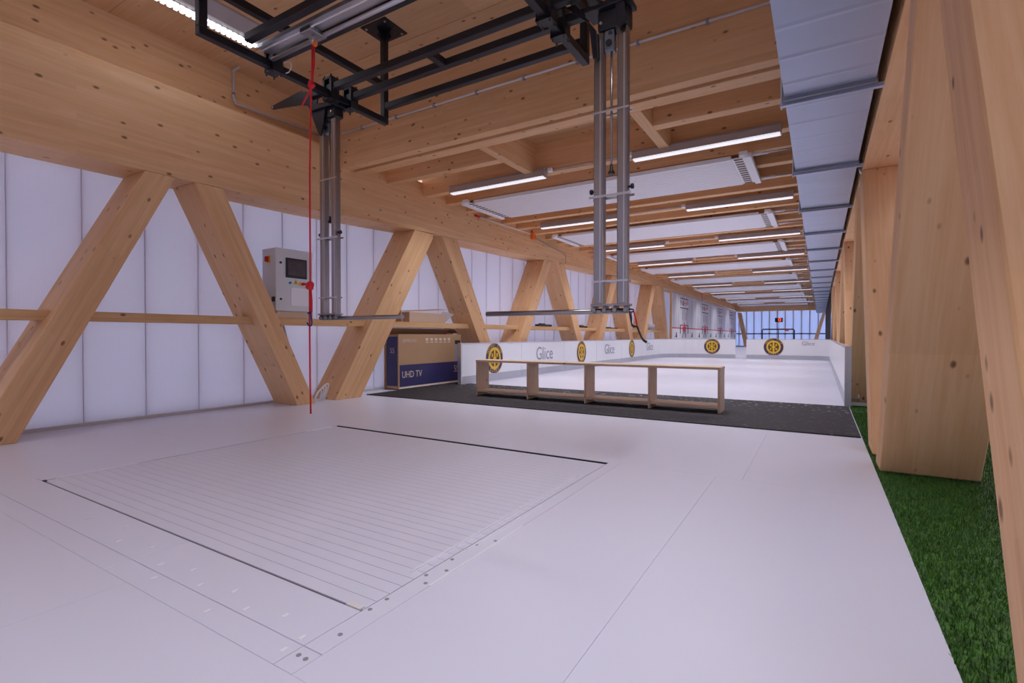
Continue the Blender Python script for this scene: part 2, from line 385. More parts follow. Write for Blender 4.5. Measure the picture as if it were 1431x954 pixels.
# ------------------------------------------------------------------ long top beams
prof = [(-3.6, 2.44), (2.3, 2.485), (4.3, 2.51), (6.2, 2.59), (10.7, 2.68), (16, 2.80), (21, 2.885), (30, 2.90), (YEND, 2.82)]
def chord(xf, xb, name, label, flat=None):
    mb = MB(); rings = []
    for (y, z) in prof:
        z = flat if flat else z
        zt = max(3.39, z + 0.52) if not flat else 3.4
        rings.append([mb.bm.verts.new(v) for v in ((xf, y, z), (xf, y, zt), (xb, y, zt), (xb, y, z))])
    for A, B in zip(rings, rings[1:]):
        for k in range(4): mb.bm.faces.new((A[k], A[(k + 1) % 4], B[(k + 1) % 4], B[k]))
    mb.bm.faces.new(rings[0]); mb.bm.faces.new(rings[-1])
    return tag(mb.build(name, 'glulamY'), label, 'beam')
chord(XB, XW + 0.0, 'glulam_beam', 'long deep glulam beam above the polycarbonate wall')
chord(XR0, XR1, 'glulam_beam', 'long glulam beam beside the metal duct above the turf', flat=2.47)
def zb(y): return float(np.interp(y, [p[0] for p in prof], [p[1] for p in prof]))

# ------------------------------------------------------------------ braces
def brace(e1, e2, x0, x1, label, group, ztop):
    """e1, e2: (y at floor, y at z=2.6) of the two edges of the inner face"""
    f = lambda e, z: e[0] + (e[1] - e[0]) * z / 2.6
    mid0 = Vector(((x0 + x1) / 2, (e1[0] + e2[0]) / 2, 0)); zt = ztop
    mid1 = Vector(((x0 + x1) / 2, (f(e1, zt) + f(e2, zt)) / 2, zt))
    d = (mid1 - mid0).normalized(); ydir = Vector((1, 0, 0)); zdir = d.cross(ydir)
    m = Matrix((d, ydir, zdir)).transposed().to_4x4(); m.translation = mid0
    vs = [(x, f(e, z), z) for z in (0, zt) for x in (x0, x1) for e in (e1, e2)]
    o = MB().hexa(vs, 0.006).build('timber_brace', 'glulamX', matrix=m)
    return tag(o, label, 'brace', group)
LB = [((1.12, 2.40), (1.40, 2.67)), ((4.0, 2.75), (4.26, 3.04)), ((4.57, 6.17), (5.03, 6.66)), ((8.44, 6.84), (8.79, 7.28)), ((8.99, 10.6), (9.30, 11.03)),
      ((13.06, 11.36), (13.37, 11.8)), ((13.64, 15.13), (13.97, 15.66)), ((17.36, 16.05), (17.73, 16.44)), ((18.07, 19.53), (18.38, 19.99)), ((22.1, 20.9), (22.5, 21.4))]
for i, (a, b) in enumerate(LB):
    zt = min(zb(a[1]), zb(b[1]))
    brace(a, b, XW + 0.02, XB, f'{nth(i)} timber brace along the polycarbonate wall counted from the camera', 'braces along the polycarbonate wall', zt)
brace((-1.2, -2.3), (-0.85, -1.95), XW + 0.02, XB, 'timber brace on the polycarbonate wall out of frame nearest the camera', 'braces along the polycarbonate wall', 2.44)
RB = [((0.99, 2.20), (1.273, 2.50)), ((4.04, 2.51), (4.31, 2.74)), ((4.56, 5.98), (4.93, 6.40)), ((8.02, 6.5), (8.38, 6.9)), ((8.75, 10.4), (9.1, 10.8)),
      ((12.7, 11.1), (13.0, 11.5)), ((13.3, 14.9), (13.7, 15.3)), ((17.1, 15.6), (17.5, 16.0)), ((17.9, 19.4), (18.3, 19.8)), ((21.6, 20.2), (22.0, 20.6))]
for i, (a, b) in enumerate(RB):
    brace(a, b, XR0, XR1, f'{nth(i)} timber brace standing on the green turf counted from the camera', 'braces along the turf', 2.47)
# braces against the end wall
for e1, e2, lab in (((-5.0, -5.50), (-4.68, -5.22), 'slanting brown brace on the end wall beside the banners'), ((-0.56, 0.18), (-0.27, 0.0 + 0.36), 'slanting brown brace on the end wall below the duct end')):
    vs = [(e[0] + (e[1] - e[0]) * z / 2.6, y, z) for z in (0, 2.62) for y in (YEND - 0.4, YEND - 0.06) for e in (e1, e2)]
    tag(MB().hexa(vs).build('end_brace', 'glulamZ', loc=(e1[0], YEND - 0.2, 0)), lab, 'brace')
tag(MB().box(XB, 0.33, YEND - 0.5, YEND - 0.02, 2.72, ZD).build('end_beam', 'glulamX'), 'timber beam across the top of the far end wall', 'beam')

# ------------------------------------------------------------------ joists
JX0, JX1 = XB - 0.02, XR0
tag(MB().box(-5.95, 0.75, 4.72, 4.85, ZJ, ZC, bev=0.004).build('ceiling_joist', 'glulamX'), 'tall front ceiling joist carrying the white conduit', 'joist')
tag(MB().box(JX0, JX1, 4.92, 5.10, ZJ, ZD, bev=0.004).build('ceiling_joist', 'glulamX'), 'pale ceiling joist right behind the tall front joist', 'joist')
BX1, BX2 = -3.60, -1.70
g = 'ceiling joists'
j = MB().box(JX0, BX1, 5.54, 5.68, ZJ, ZD, bev=0.004).build('ceiling_joist', 'glulamX'); tag(j, 'short ceiling joist between the long beam and a trimmer block', 'joist', g)
j = MB().box(BX2 + 0.12, JX1, 5.54, 5.68, ZJ, ZD, bev=0.004).build('ceiling_joist', 'glulamX'); tag(j, 'short ceiling joist between a trimmer block and the duct', 'joist', g)
tag(MB().box(BX1, BX1 + 0.12, 5.10, 6.355, ZJ, ZD, bev=0.004).build('trimmer_block', 'glulamY'), 'short trimmer between joists nearer the polycarbonate wall', 'joist', 'trimmer blocks')
tag(MB().box(BX2, BX2 + 0.12, 5.10, 6.355, ZJ, ZD, bev=0.004).build('trimmer_block', 'glulamY'), 'short trimmer between joists nearer the duct', 'joist', 'trimmer blocks')
LY = [6.30, 9.30, 12.65, 15.85, 19.6, 23.9, 28.3, 33.2, 38.4]       # lamp rows, hung on joist faces
JY = []
for a, b in zip(LY, LY[1:] + [YEND - 0.6]):
    n = max(1, round((b - a) / 0.62)); JY += [a + 0.055 + (b - a) * q / n for q in range(n)]
proto = None
for i, jy in enumerate(JY):
    lab = f'{nth(i)} full-length ceiling joist beyond the trimmer blocks'
    if proto is None: proto = o = MB().box(JX0, JX1, jy, jy + 0.14, ZJ, ZD, bev=0.004).build('ceiling_joist', 'glulamX', loc=(0, jy, ZJ))
    else: o = copy_tree(proto, (0, jy, ZJ))
    tag(o, lab, 'joist', g)

# ------------------------------------------------------------------ radiant panels and lamps
HY = [6.92, 10.30, 13.65, 16.95, 21.0, 25.4, 30.1, 35.1, 40.4]
HD = [1.22, 1.30, 1.36, 1.42, 1.8, 2.1, 2.4, 2.5, 2.0]
ZH = 3.10
for i, (hy, hd) in enumerate(zip(HY, HD)):
    t = thing('radiant_panel', f'{nth(i)} white radiant heating panel under the ceiling joists from the front', 'heater', (-2.95, hy, ZH), 'radiant heating panels')
    x0, x1 = -4.98, -0.98
    mb = MB().box(x0, x1, hy, hy + hd, ZH + 0.012, ZH + 0.05)
    n = 15
    for q in range(n):
        a = hy + hd * q / n; mb.box(x0, x1, a + 0.006, a + hd / n - 0.006, ZH, ZH + 0.012)
    mb.build('panel_sheet', 'white_enamel', t)
    for xe, s in ((x0, -1), (x1, 1)):
        a, b = sorted((xe, xe + s * 0.16))
        MB().box(a, b, hy + 0.02, hy + hd - 0.02, ZH + 0.008, ZH + 0.02).build('end_plate', 'white_enamel', t)
        if i < 3:
            sl = None
            for q in range(12):
                c = hy + 0.06 + (hd - 0.12) * q / 11
                if sl is None: sl = MB().box(a + 0.03, b - 0.03, c - 0.022, c + 0.022, ZH + 0.003, ZH + 0.0079).build('slot', 'slot', t); c0 = c
                else: share(sl, 'slot', t, (0, c - c0, 0))
        MB().box(min(xe + s * 0.16, xe + s * 0.24), max(xe + s * 0.16, xe + s * 0.24), hy - 0.03, hy + hd + 0.02, ZH - 0.01, ZH + 0.05, bev=0.006).build('end_rail', 'white_enamel', t)
        MB().box(min(xe + s * 0.10, xe + s * 0.2), max(xe + s * 0.10, xe + s * 0.2), hy - 0.05, hy + 0.03, ZH + 0.02, ZJ).build('hanger', 'white_enamel', t)
    for yo in (0.06, hd - 0.06):
        MB().tube([(-0.76, hy + yo, ZH + 0.04), (-0.62, hy + yo, ZH + 0.04), (-0.1, hy + yo, ZH + 0.045)], 0.011, 8).build('pipe', 'alu', t)
        MB().tube([(-0.74, hy + yo, ZH + 0.04), (-0.56, hy + yo, ZH + 0.04)], 0.02, 8).build('pipe_fitting', 'white_enamel', t)

def lamp_light(parent, x, y, z, lx, ly, watts, spread=130):
    d = bpy.data.lights.new('lamp_light', 'AREA'); d.shape = 'RECTANGLE'; d.size = lx; d.size_y = ly; d.energy = watts
    d.color = (0.88, 0.91, 1.0); d.spread = R(spread)
    o = bpy.data.objects.new('lamp_light', d); COL.objects.link(o); o.parent = parent; o.location = Vector((x, y, z)) - org(parent)
WATT = 21
def luminaire(x0, x1, y, z, label, lit='lamp', group='ceiling strip lamps'):
    t = thing('strip_lamp', label, 'lamp', ((x0 + x1) / 2, y, z), group)
    MB().prism([(y - 0.05, z + 0.018), (y + 0.055, z + 0.018), (y + 0.055, z + 0.13), (y - 0.035, z + 0.13), (y - 0.05, z + 0.10)], 0, x0, x1).build('housing', 'lamp_body', t)
    MB().box(x0 + 0.008, x1 - 0.008, y - 0.046, y + 0.046, z, z + 0.018, bev=0.003).build('diffuser', lit, t)
    for xe in (x0, x1): MB().box(xe - 0.006, xe + 0.006, y - 0.052, y + 0.055, z + 0.004, z + 0.128).build('end_cap', 'lamp_body', t)
    lamp_light(t, (x0 + x1) / 2, y, z - 0.004, x1 - x0 - 0.05, 0.08, WATT)
    return t
for i, ly in enumerate(LY):
    zl = 3.09
    luminaire(-4.96, -3.30, ly, zl, f'{nth(i)} strip lamp from the front, in the row nearer the polycarbonate wall')
    luminaire(-2.04, -0.38, ly, zl, f'{nth(i)} strip lamp from the front, in the row nearer the duct')
    t = thing('lamp_conduit', f'thin conduit linking the {nth(i)} pair of strip lamps', 'conduit', (-2.67, ly, ZJ), 'lamp conduits')
    MB().tube([(-3.29, ly + 0.045, ZJ + 0.02), (-2.05, ly + 0.045, ZJ + 0.02)], 0.010, 8).build('pipe', 'conduit', t)
    for xx in (-3.24, -2.1): MB().box(xx - 0.035, xx + 0.035, ly + 0.0, ly + 0.055, ZJ, ZJ + 0.045).build('socket', 'white_enamel', t)

# lit lamp under the high ceiling, running away from the camera
t = thing('strip_lamp', 'brightly lit strip lamp under the high ceiling above the rig corner', 'lamp', (-5.08, 2.35, ZC - 0.12), 'ceiling strip lamps')
MB().prism([(-5.16, ZC - 0.10), (-4.98, ZC - 0.10), (-4.86, ZC - 0.02), (-4.86, ZC), (-5.16, ZC)], 1, 1.5, 3.17).build('housing', 'lamp_body', t)
cell = None
for k in range(30):
    for r_ in (0, 1):
        yy = 1.52 + k * 0.0548
        if cell is None: cell = MB().box(-5.155, -5.112, yy, yy + 0.028, ZC - 0.116, ZC - 0.1).build('led_cell', 'led', t)
        else: share(cell, 'led_cell', t, (0.056 * r_, k * 0.0548 + 0.022 * r_, 0))
MB().box(-5.165, -5.045, 1.5, 3.17, ZC - 0.105, ZC - 0.098).build('louvre_tray', 'lamp_body', t)
for lx_, ly_, lab in ((-0.75, 1.9, 'added unseen strip lamp under the high ceiling above the duct'), (-5.08, -1.2, 'added unseen strip lamp under the high ceiling behind the camera by the polycarbonate wall'), (-0.75, -1.2, 'added unseen strip lamp under the high ceiling behind the camera by the duct')):  # unseen lamps added to brighten the near floor
    t = thing('strip_lamp', lab, 'lamp', (lx_, ly_, ZC - 0.12), 'ceiling strip lamps')
    MB().prism([(lx_ - 0.08, ZC - 0.10), (lx_ + 0.08, ZC - 0.10), (lx_ + 0.10, ZC), (lx_ - 0.10, ZC)], 1, ly_ - 0.84, ly_ + 0.84).build('housing', 'lamp_body', t)
    MB().box(lx_ - 0.07, lx_ + 0.07, ly_ - 0.82, ly_ + 0.82, ZC - 0.112, ZC - 0.10).build('diffuser', 'lamp', t)
    lamp_light(t, lx_, ly_, ZC - 0.118, 0.12, 1.6, WATT * 0.7, 100)

# ------------------------------------------------------------------ metal duct
DX0, DX1, DZ0, DZ1 = -0.215, 0.288, 2.48, 2.98
t = thing('air_duct', 'long rectangular galvanised sheet metal air duct below the joists', 'duct', (0.04, 2.0, DZ0))
fy = 3.88 - 1.75 * 4
segs = []
while fy < 41.5: segs.append(fy); fy += 1.75
for a in segs:
    mb = MB().box(DX0, DX1, a + 0.012, a + 1.738, DZ0, DZ1)
    for q in range(5):
        yq = a + 0.18 + q * 0.34; mb.prism([(yq - 0.03, DZ0), (yq, DZ0 - 0.003), (yq + 0.03, DZ0)], 0, DX0, DX1)
    mb.build('duct_section', 'galv', t)
    MB().box(DX0 - 0.018, DX1 + 0.010, a - 0.016, a + 0.016, DZ0 - 0.022, DZ1 + 0.01).build('flange', 'galv_dark', t)
for a in segs[3:15]:
    h = MB().box(DX0 - 0.03, DX1 + 0.045, a + 0.04, a + 0.075, DZ0 - 0.035, DZ0 - 0.010).build('hanger_rail', 'galv', t)
    MB().tube([(DX0 - 0.022, a + 0.057, DZ0 - 0.05), (DX0 - 0.022, a + 0.057, ZJ)], 0.005, 6).build('threaded_rod', 'alu', h)

# ------------------------------------------------------------------ turf and curtain
def turf():
    nb = 90000
    x = np.random.uniform(XE + 0.002, 1.58, nb); yv = 0.3 + 6.7 * np.random.rand(nb) ** 1.25
    n2 = 26000; x = np.append(x, np.random.uniform(XE + 0.002, 1.3, n2)); yv = np.append(yv, np.random.uniform(6, 11, n2))
    n = len(x); h = np.random.uniform(0.016, 0.030, n); a = np.random.uniform(0, 2 * np.pi, n); w = np.random.uniform(0.0012, 0.0024, n)
    tl = np.random.uniform(0, 0.018, n); ta = np.random.uniform(0, 2 * np.pi, n)
    z0 = -0.012
    v = np.zeros((n, 3, 3))
    v[:, 0] = np.c_[x - np.cos(a) * w, yv - np.sin(a) * w, np.full(n, z0)]
    v[:, 1] = np.c_[x + np.cos(a) * w, yv + np.sin(a) * w, np.full(n, z0)]
    v[:, 2] = np.c_[x + np.cos(ta) * tl, yv + np.sin(ta) * tl, z0 + h]
    base = np.array([(XE, -3.6, z0), (1.6, -3.6, z0), (1.6, YEND, z0), (XE, YEND, z0)])
    V = np.vstack([v.reshape(-1, 3), base]); F = [tuple(range(3 * i, 3 * i + 3)) for i in range(n)] + [tuple(range(3 * n, 3 * n + 4))]
    me = bpy.data.meshes.new('artificial_turf'); me.from_pydata(V.tolist(), [], F); me.materials.append(M['turf'])
    o = bpy.data.objects.new('artificial_turf', me); COL.objects.link(o)
    tag(o, 'strip of green artificial turf beside the white floor', 'turf', kind='stuff')
turf()
mb = MB(); n = 60
for q in range(n):
    a = 20.9 + 19 * q / n; b = 20.9 + 19 * (q + 1) / n
    xa = 0.312 + 0.010 * math.sin(q * 1.1); xb2 = 0.312 + 0.010 * math.sin((q + 1) * 1.1)
    mb._new([(xa, a, 0), (xb2, b, 0), (xb2, b, 2.44), (xa, a, 2.44)], [(0, 1, 2, 3)])
bmesh.ops.remove_doubles(mb.bm, verts=mb.bm.verts[:], dist=1e-5)
bmesh.ops.solidify(mb.bm, geom=mb.bm.faces[:], thickness=0.012)
tag(mb.build('curtain', 'curtain', loc=(0.3, 30, 0)), 'black curtain hanging along the far turf side', 'curtain')

# ------------------------------------------------------------------ skating treadmill sunk in the floor
t = thing('skating_treadmill', 'large white slatted skating treadmill sunk flush into the floor', 'treadmill', (-2.63, 2.2, 0))
MB().box(FX0, FX1, FY0, FY1, -0.099, -0.07).build('pit_floor', 'pit', t)
ns = 36; pitch = (TY1 - 0.03 - TY0 - 0.012) / ns; slat = None
for k in range(ns):
    a = TY0 + 0.012 + k * pitch
    if slat is None: slat = MB().box(TX0 + 0.006, TX1 - 0.006, a + 0.0011, a + pitch - 0.0011, -0.03, -0.003).build('slat', 'belt', t)
    else: share(slat, 'slat', t, (0, k * pitch, 0))
def sp(x0, x1, y0, y1): return MB().box(x0 + 0.0012, x1 - 0.0012, y0 + 0.0012, y1 - 0.0012, -0.069, 0.0005, bev=0.001).build('surround_plate', 'ice', t)
sp(FX0, -2.30, 0.905, TY0); sp(-2.30, TX1, 0.905, TY0); sp(FX0, -2.30, FY0, 0.905); sp(-2.30, TX1, FY0, 0.905)
sp(FX0, TX0, TY0, FY1); sp(TX1, FX1, FY0, 0.905); sp(TX1, FX1, 0.905, FY1); sp(TX0, TX1, TY1 + 0.004, FY1)
MB().box(TX0, TX1, TY1 - 0.004, TY1 + 0.004, -0.069, 0.0).build('gap_dark_strip', 'pit', t)  # black strip added on the far side so the gap reads dark
MB().box(TX0, TX1, TY0 + 0.008, TY0 + 0.0115, -0.069, -0.004).build('gap_dark_strip', 'screw', t)  # thin dark grey strip added along the front gap
MB().box(TX1 - 0.052, TX1 - 0.046, 1.40, 2.92, -0.003, 0.003).build('edge_trim', 'lip', t)
MB().box(TX1 + 0.012, TX1 + 0.018, 1.66, 2.30, 0.0, 0.003).build('edge_trim', 'lip', t)
MB().box(FX1 - 0.004, FX1 + 0.004, 1.35, 2.0, 0.0, 0.0025).build('edge_trim', 'lip', t)
MB().box(TX0 + 0.002, TX0 + 0.012, 1.18, 1.62, -0.003, 0.004).build('edge_trim', 'lip', t)
MB().box(TX0 + 0.002, TX0 + 0.012, 2.95, 3.24, -0.003, 0.004).build('edge_trim', 'lip', t)
MB().box(TX1 - 0.075, TX1 - 0.01, TY0 + 0.003, TY0 + 0.024, -0.02, 0.002).build('hinge_corner', 'plug', t)
MB().box(TX0 + 0.0, TX0 + 0.03, TY0 + 0.0, TY0 + 0.018, -0.02, 0.002).build('hinge_corner', 'pit', t)
p0 = None
for (px, py) in [(-2.156, .943), (-2.002, .985), (-1.858, .936), (-1.712, .975), (-1.569, .93), (-1.427, .972), (-1.281, .926), (-1.275, .863), (-1.663, .857), (-2.055, .875), (-2.717, 1.05), (-2.362, 1.001), (-2.55, .955), (-3.0, 1.0)]:
    if p0 is None: p0 = MB().box(px - 0.007, px + 0.007, py - 0.012, py + 0.012, 0.0005, 0.003, bev=0.0012).build('slot_plug', 'lip', t); q0 = (px, py)
    else: share(p0, 'slot_plug', t, (px - q0[0], py - q0[1], 0))
p0 = None
for (px, py) in [(-1.228, 1.21), (-1.228, 1.136), (-1.19, 1.36), (-1.187, 1.474), (-1.228, 1.56), (-1.228, 1.723), (-1.228, 1.407), (-1.199, .994), (-1.181, 1.797), (-1.219, .87), (-1.188, .869)]:
    if p0 is None: p0 = MB().tube([(px, py, 0), (px, py, 0.002)], 0.0075, 10).build('screw', 'screw', t); q0 = (px, py)
    else: share(p0, 'screw', t, (px - q0[0], py - q0[1], 0))

# ------------------------------------------------------------------ rubber mat
tag(MB().box(-5.72, 0.305, 5.235, 7.42, 0.0, 0.012, bev=0.004).build('rubber_mat', 'rubber', loc=(-2.7, 5.235, 0)), 'black speckled rubber mat between the treadmill floor and the rink', 'mat')

# ------------------------------------------------------------------ rink boards
BH = 0.745; BT = 0.05
def emblem(parent, origin, xd, yd, r):
    """round club badge: navy ring with lettering, yellow ring, brown field and a barred letter"""
    bm = bmesh.new(); mats = ['navy', 'yellow', 'brown', 'cream']
    def disc(rad, z, mi, n=40):
        f = bm.faces.new([bm.verts.new((rad * math.cos(2 * math.pi * k / n), rad * math.sin(2 * math.pi * k / n), z)) for k in range(n)]); f.material_index = mi
    def rect(x0, x1, y0, y1, z, mi):
        f = bm.faces.new([bm.verts.new(v) for v in ((x0, y0, z), (x1, y0, z), (x1, y1, z), (x0, y1, z))]); f.material_index = mi
    disc(r * 1.05, 0.001, 1); disc(r, 0.002, 0); disc(r * 0.75, 0.003, 1); disc(r * 0.56, 0.004, 2)
    for sx in (-1, 1):
        a, b = sorted((sx * r * 0.20, sx * r * 0.38)); rect(a, b, -r * 0.34, r * 0.34, 0.005, 1)
    rect(-r * 0.38, r * 0.38, -r * 0.085, r * 0.085, 0.005, 1); rect(-r * 0.09, r * 0.09, -r * 0.78, r * 0.7, 0.0055, 1)
    me = bpy.data.meshes.new('club_badge')
    bm.to_mesh(me); bm.free()
    for k in mats: me.materials.append(M[k])
    o = bpy.data.objects.new('club_badge', me); COL.objects.link(o); o.parent = parent
    o.matrix_local = face_matrix(Vector(origin) - org(parent), xd, yd); o['label'] = 'round navy and yellow club badge'
    # lettering round the ring, joined as one sub-part
    bm = bmesh.new()
    for txt, a0, a1, flip in (('HOCKEY CLUB', 152, 28, 1), ('DAVOS', 238, 302, -1)):
        for k, ch in enumerate(txt):
            if ch == ' ': continue
            an = R(a0 + (a1 - a0) * k / (len(txt) - 1)); m2 = text_mesh(ch, r * 0.24)
            tm = Matrix.Translation((r * 0.87 * math.cos(an), r * 0.87 * math.sin(an), 0.004)) @ Matrix.Rotation(an - math.pi / 2 if flip > 0 else an + math.pi / 2, 4, 'Z')
            m2.transform(tm); bm.from_mesh(m2); bpy.data.meshes.remove(m2)
    for f in bm.faces: f.material_index = 0
    me = bpy.data.meshes.new('badge_lettering'); bm.to_mesh(me); bm.free(); me.materials.append(M['yellow'])
    q = bpy.data.objects.new('badge_lettering', me); COL.objects.link(q); q.parent = o
    return o
def board(path, label, seam=True):
    """path: list of inner-face ground points (x, y); normal side n points away from the rink"""
    t = thing('rink_board', label, 'board', (path[0][0], path[0][1], 0), 'rink boards')
    P = [Vector((p[0], p[1], 0)) for p in path]; nor = []
    for i in range(len(P)):
        d = (P[min(i + 1, len(P) - 1)] - P[max(i - 1, 0)]).normalized(); nor.append(Vector((-d.y, d.x, 0)))
    def strip(z0, z1, o0, o1, name, mat):
        mb = MB(); rings = [[mb.bm.verts.new(p + n * a + Vector((0, 0, z))) for a, z in ((o0, z0), (o1, z0), (o1, z1), (o0, z1))] for p, n in zip(P, nor)]
        for A, B in zip(rings, rings[1:]):
            for k in range(4): mb.bm.faces.new((A[k], A[(k + 1) % 4], B[(k + 1) % 4], B[k]))
        mb.bm.faces.new(rings[0]); mb.bm.faces.new(rings[-1]); return mb.build(name, mat, t)
    strip(0.0, BH - 0.02, 0.0, BT, 'panel', 'board'); strip(0.01, 0.15, -0.008, 0.0, 'kick_strip', 'kick'); strip(BH - 0.02, BH, -0.006, BT + 0.006, 'top_rail', 'film')
    return t
XLB = -5.41
ybl = [7.15, 9.25, 11.35, 13.45, 15.55, 17.65, 19.75]
names = ['with half-hidden badge behind the bench, at the open end beside the carton', 'with large grey lettering just behind the bench', 'with the second badge from the open end', 'with grey lettering between two badges', 'with the third badge from the open end', 'with small grey lettering before the corner']
for i, (a, b) in enumerate(zip(ybl, ybl[1:])):
    t = board([(XLB, a + 0.003), (XLB, b - 0.003)], 'white rink board ' + names[i])
    c = (a + b) / 2
    if i % 2 == 0: emblem(t, (XLB + 0.004, c, 0.435), (0, 1, 0), (0, 0, 1), 0.29)
    else: letter('lettering', 'Glice', 0.42, 'grey_print', t, (XLB + 0.004, c, 0.46), (0, 1, 0), (0, 0, 1), 0.95)
    if i == 0: MB().box(XLB - BT - 0.01, XLB + 0.012, a - 0.035, a, 0, BH + 0.004).build('end_post', 'alu', t)
arc = lambda cx, cy, r, a0, a1, n=9: [(cx + r * math.cos(R(a0 + (a1 - a0) * k / (n - 1))), cy + r * math.sin(R(a0 + (a1 - a0) * k / (n - 1)))) for k in range(n)]
board(arc(XLB + 1.25, 19.75, 1.25, 180, 90), 'curved white rink board in the corner by the banners')
t = board([(-4.16, 21.0), (-2.77, 21.0)], 'far rink board with badge, before the gap'); emblem(t, (-3.62, 20.996, 0.45), (1, 0, 0), (0, 0, 1), 0.29)
t = board([(-2.39, 21.0), (-0.75, 21.0)], 'far rink board with badge, right behind the gap'); emblem(t, (-1.47, 20.996, 0.45), (1, 0, 0), (0, 0, 1), 0.32)
t = board([(-0.75, 21.0), (-0.23, 21.0)] + arc(-0.228, 20.5, 0.5, 90, 0)[1:], 'curved far rink board in the corner by the black curtain'); letter('lettering', 'Glice', 0.2, 'grey_print', t, (-0.36, 20.995, 0.58), (1, 0, 0), (0, 0, 1))
ybr = [20.5, 18.3, 16.1, 13.9, 11.7, 9.6, 7.5]
nm = ['sixth', 'fifth', 'fourth', 'third', 'second', 'first']
for i, (a, b) in enumerate(zip(ybr, ybr[1:])):
    t = board([(0.272, a - 0.003), (0.272, b + 0.003)], f'{nm[i]} plain white rink board from the open end along the turf')
    if i == 5:
        MB().box(0.262, 0.332, b - 0.05, b, 0, BH + 0.004).build('end_post', 'alu', t)
        f = MB().box(0.333, 0.53, b + 0.02, b + 0.08, 0.012, 0.05, bev=0.003).build('support_foot', 'alu', t)
        MB().tube([(0.41, b + 0.05, 0.05), (0.41, b + 0.05, 0.15)], 0.008, 8).build('clamp_screw', 'stainless', f)
        MB().box(0.333, 0.42, b + 0.03, b + 0.07, 0.09, 0.105).build('clamp_plate', 'stainless', f)

# ------------------------------------------------------------------ bench
t = thing('shelf_bench', 'low open wooden bench with four compartments on the rubber mat', 'bench', (-2.6, 6.1, 0.012))
bz = 0.012; bx = [-4.245, -3.40, -2.555, -1.735, -0.955]; BY0, BY1 = 5.97, 6.27
for xx in bx: MB().box(xx - 0.013, xx + 0.013, BY0, BY1, bz, 0.497, bev=0.002).build('upright', 'benchZ', t)
MB().box(-4.262, -0.938, BY0 - 0.004, BY1 + 0.004, 0.497, 0.525, bev=0.002).build('top_board', 'benchX', t)
for a, b in zip(bx, bx[1:]): MB().box(a + 0.014, b - 0.014, BY0 + 0.004, BY1, 0.066, 0.092, bev=0.002).build('shelf', 'benchX', t)

# ------------------------------------------------------------------ rail along the wall
tag(MB().box(-5.90, -5.73, -3.6, 22.3, 1.01, 1.10, bev=0.004).build('wall_rail', 'rail', loc=(-5.8, 0, 1.05)), 'horizontal timber rail running behind the brace faces along the wall', 'rail')

# ------------------------------------------------------------------ control cabinet
CX0, CX1, CY0, CY1, CZ0, CZ1 = -6.04, -5.75, 3.815, 4.335, 1.185, 1.97
tag(MB().box(-6.02, -5.76, 3.83, 4.35, 1.10, 1.184, bev=0.003).build('support_block', 'benchY'), 'pale timber block between rail and control cabinet', 'block')
t = thing('control_cabinet', 'light grey control cabinet with touch screen on the wall rail', 'cabinet', (-5.9, 4.07, CZ0))
MB().box(CX0, CX1 - 0.022, CY0, CY1, CZ0, CZ1, bev=0.006).build('body', 'cab', t)
d = MB().box(CX1 - 0.02, CX1, CY0 - 0.004, CY1 + 0.004, CZ0 + 0.003, CZ1 + 0.003, bev=0.004).build('door', 'cab', t)
s_ = MB().box(CX1 - 0.001, CX1 + 0.010, 3.945, 4.25, 1.612, 1.862, bev=0.004).build('screen_bezel', 'black', d)
MB().box(CX1 + 0.0102, CX1 + 0.012, 3.972, 4.225, 1.645, 1.838).build('screen', 'screen', t)['label'] = 'dark touch screen'
for zz in (1.79, 1.335): MB().tube([(CX1, 3.875, zz), (CX1 + 0.012, 3.875, zz)], 0.014, 12).build('lock', 'black', d)
MB().tube([(CX1, 4.004, 1.548), (CX1 + 0.018, 4.004, 1.548)], 0.016, 12).build('push_button', 'teal', d)
MB().tube([(CX1, 4.15, 1.545), (CX1 + 0.004, 4.15, 1.545)], 0.022, 14).build('button_plate', 'yellow', d)
MB().tube([(CX1, 4.19, 1.545), (CX1 + 0.03, 4.19, 1.545)], 0.02, 12).build('stop_button', 'red', d)
w_ = MB().prism([(4.055, 1.535), (4.125, 1.535), (4.09, 1.6)], 0, CX1, CX1 + 0.002).build('warning_sign', 'yellow', d)
MB().prism([(4.085, 1.572), (4.094, 1.572), (4.088, 1.558), (4.098, 1.558), (4.086, 1.541), (4.088, 1.552), (4.081, 1.552)], 0, CX1 + 0.002, CX1 + 0.0028).build('warning_bolt', 'black', t)
MB().box(CX1, CX1 + 0.003, 4.02, 4.31, 1.26, 1.49).build('door_label', 'white_enamel', d)
sw = MB().box(-5.93, -5.87, CY0 - 0.012, CY0, 1.79, 1.875).build('switch_plate', 'yellow', t)
MB().box(-5.915, -5.885, CY0 - 0.05, CY0 - 0.012, 1.80, 1.865, bev=0.004).build('switch_handle', 'red', sw)
MB().box(-5.80, -5.775, CY0 - 0.03, CY0, 1.30, 1.36).build('cable_gland', 'black', t)
t = thing('power_cable', 'grey cable hanging below the rail under the control cabinet', 'cable', (-5.95, 4.2, 0.5))
MB().tube([(-5.93, 4.03, 1.02), (-5.93, 4.08, 0.85), (-5.93, 4.14, 0.66), (-5.93, 4.2, 0.5), (-5.93, 4.25, 0.30), (-5.93, 4.31, 0.012)], 0.012, 8).build('cable', 'conduit', t)
MB().tube([(-5.93, 4.12, 0.72), (-5.93, 4.15, 0.62)], 0.018, 8).build('sleeve', 'film', t)
t = thing('cable_coil', 'looped white cables on the floor between two brace feet', 'cable', (-5.68, 4.43, 0))
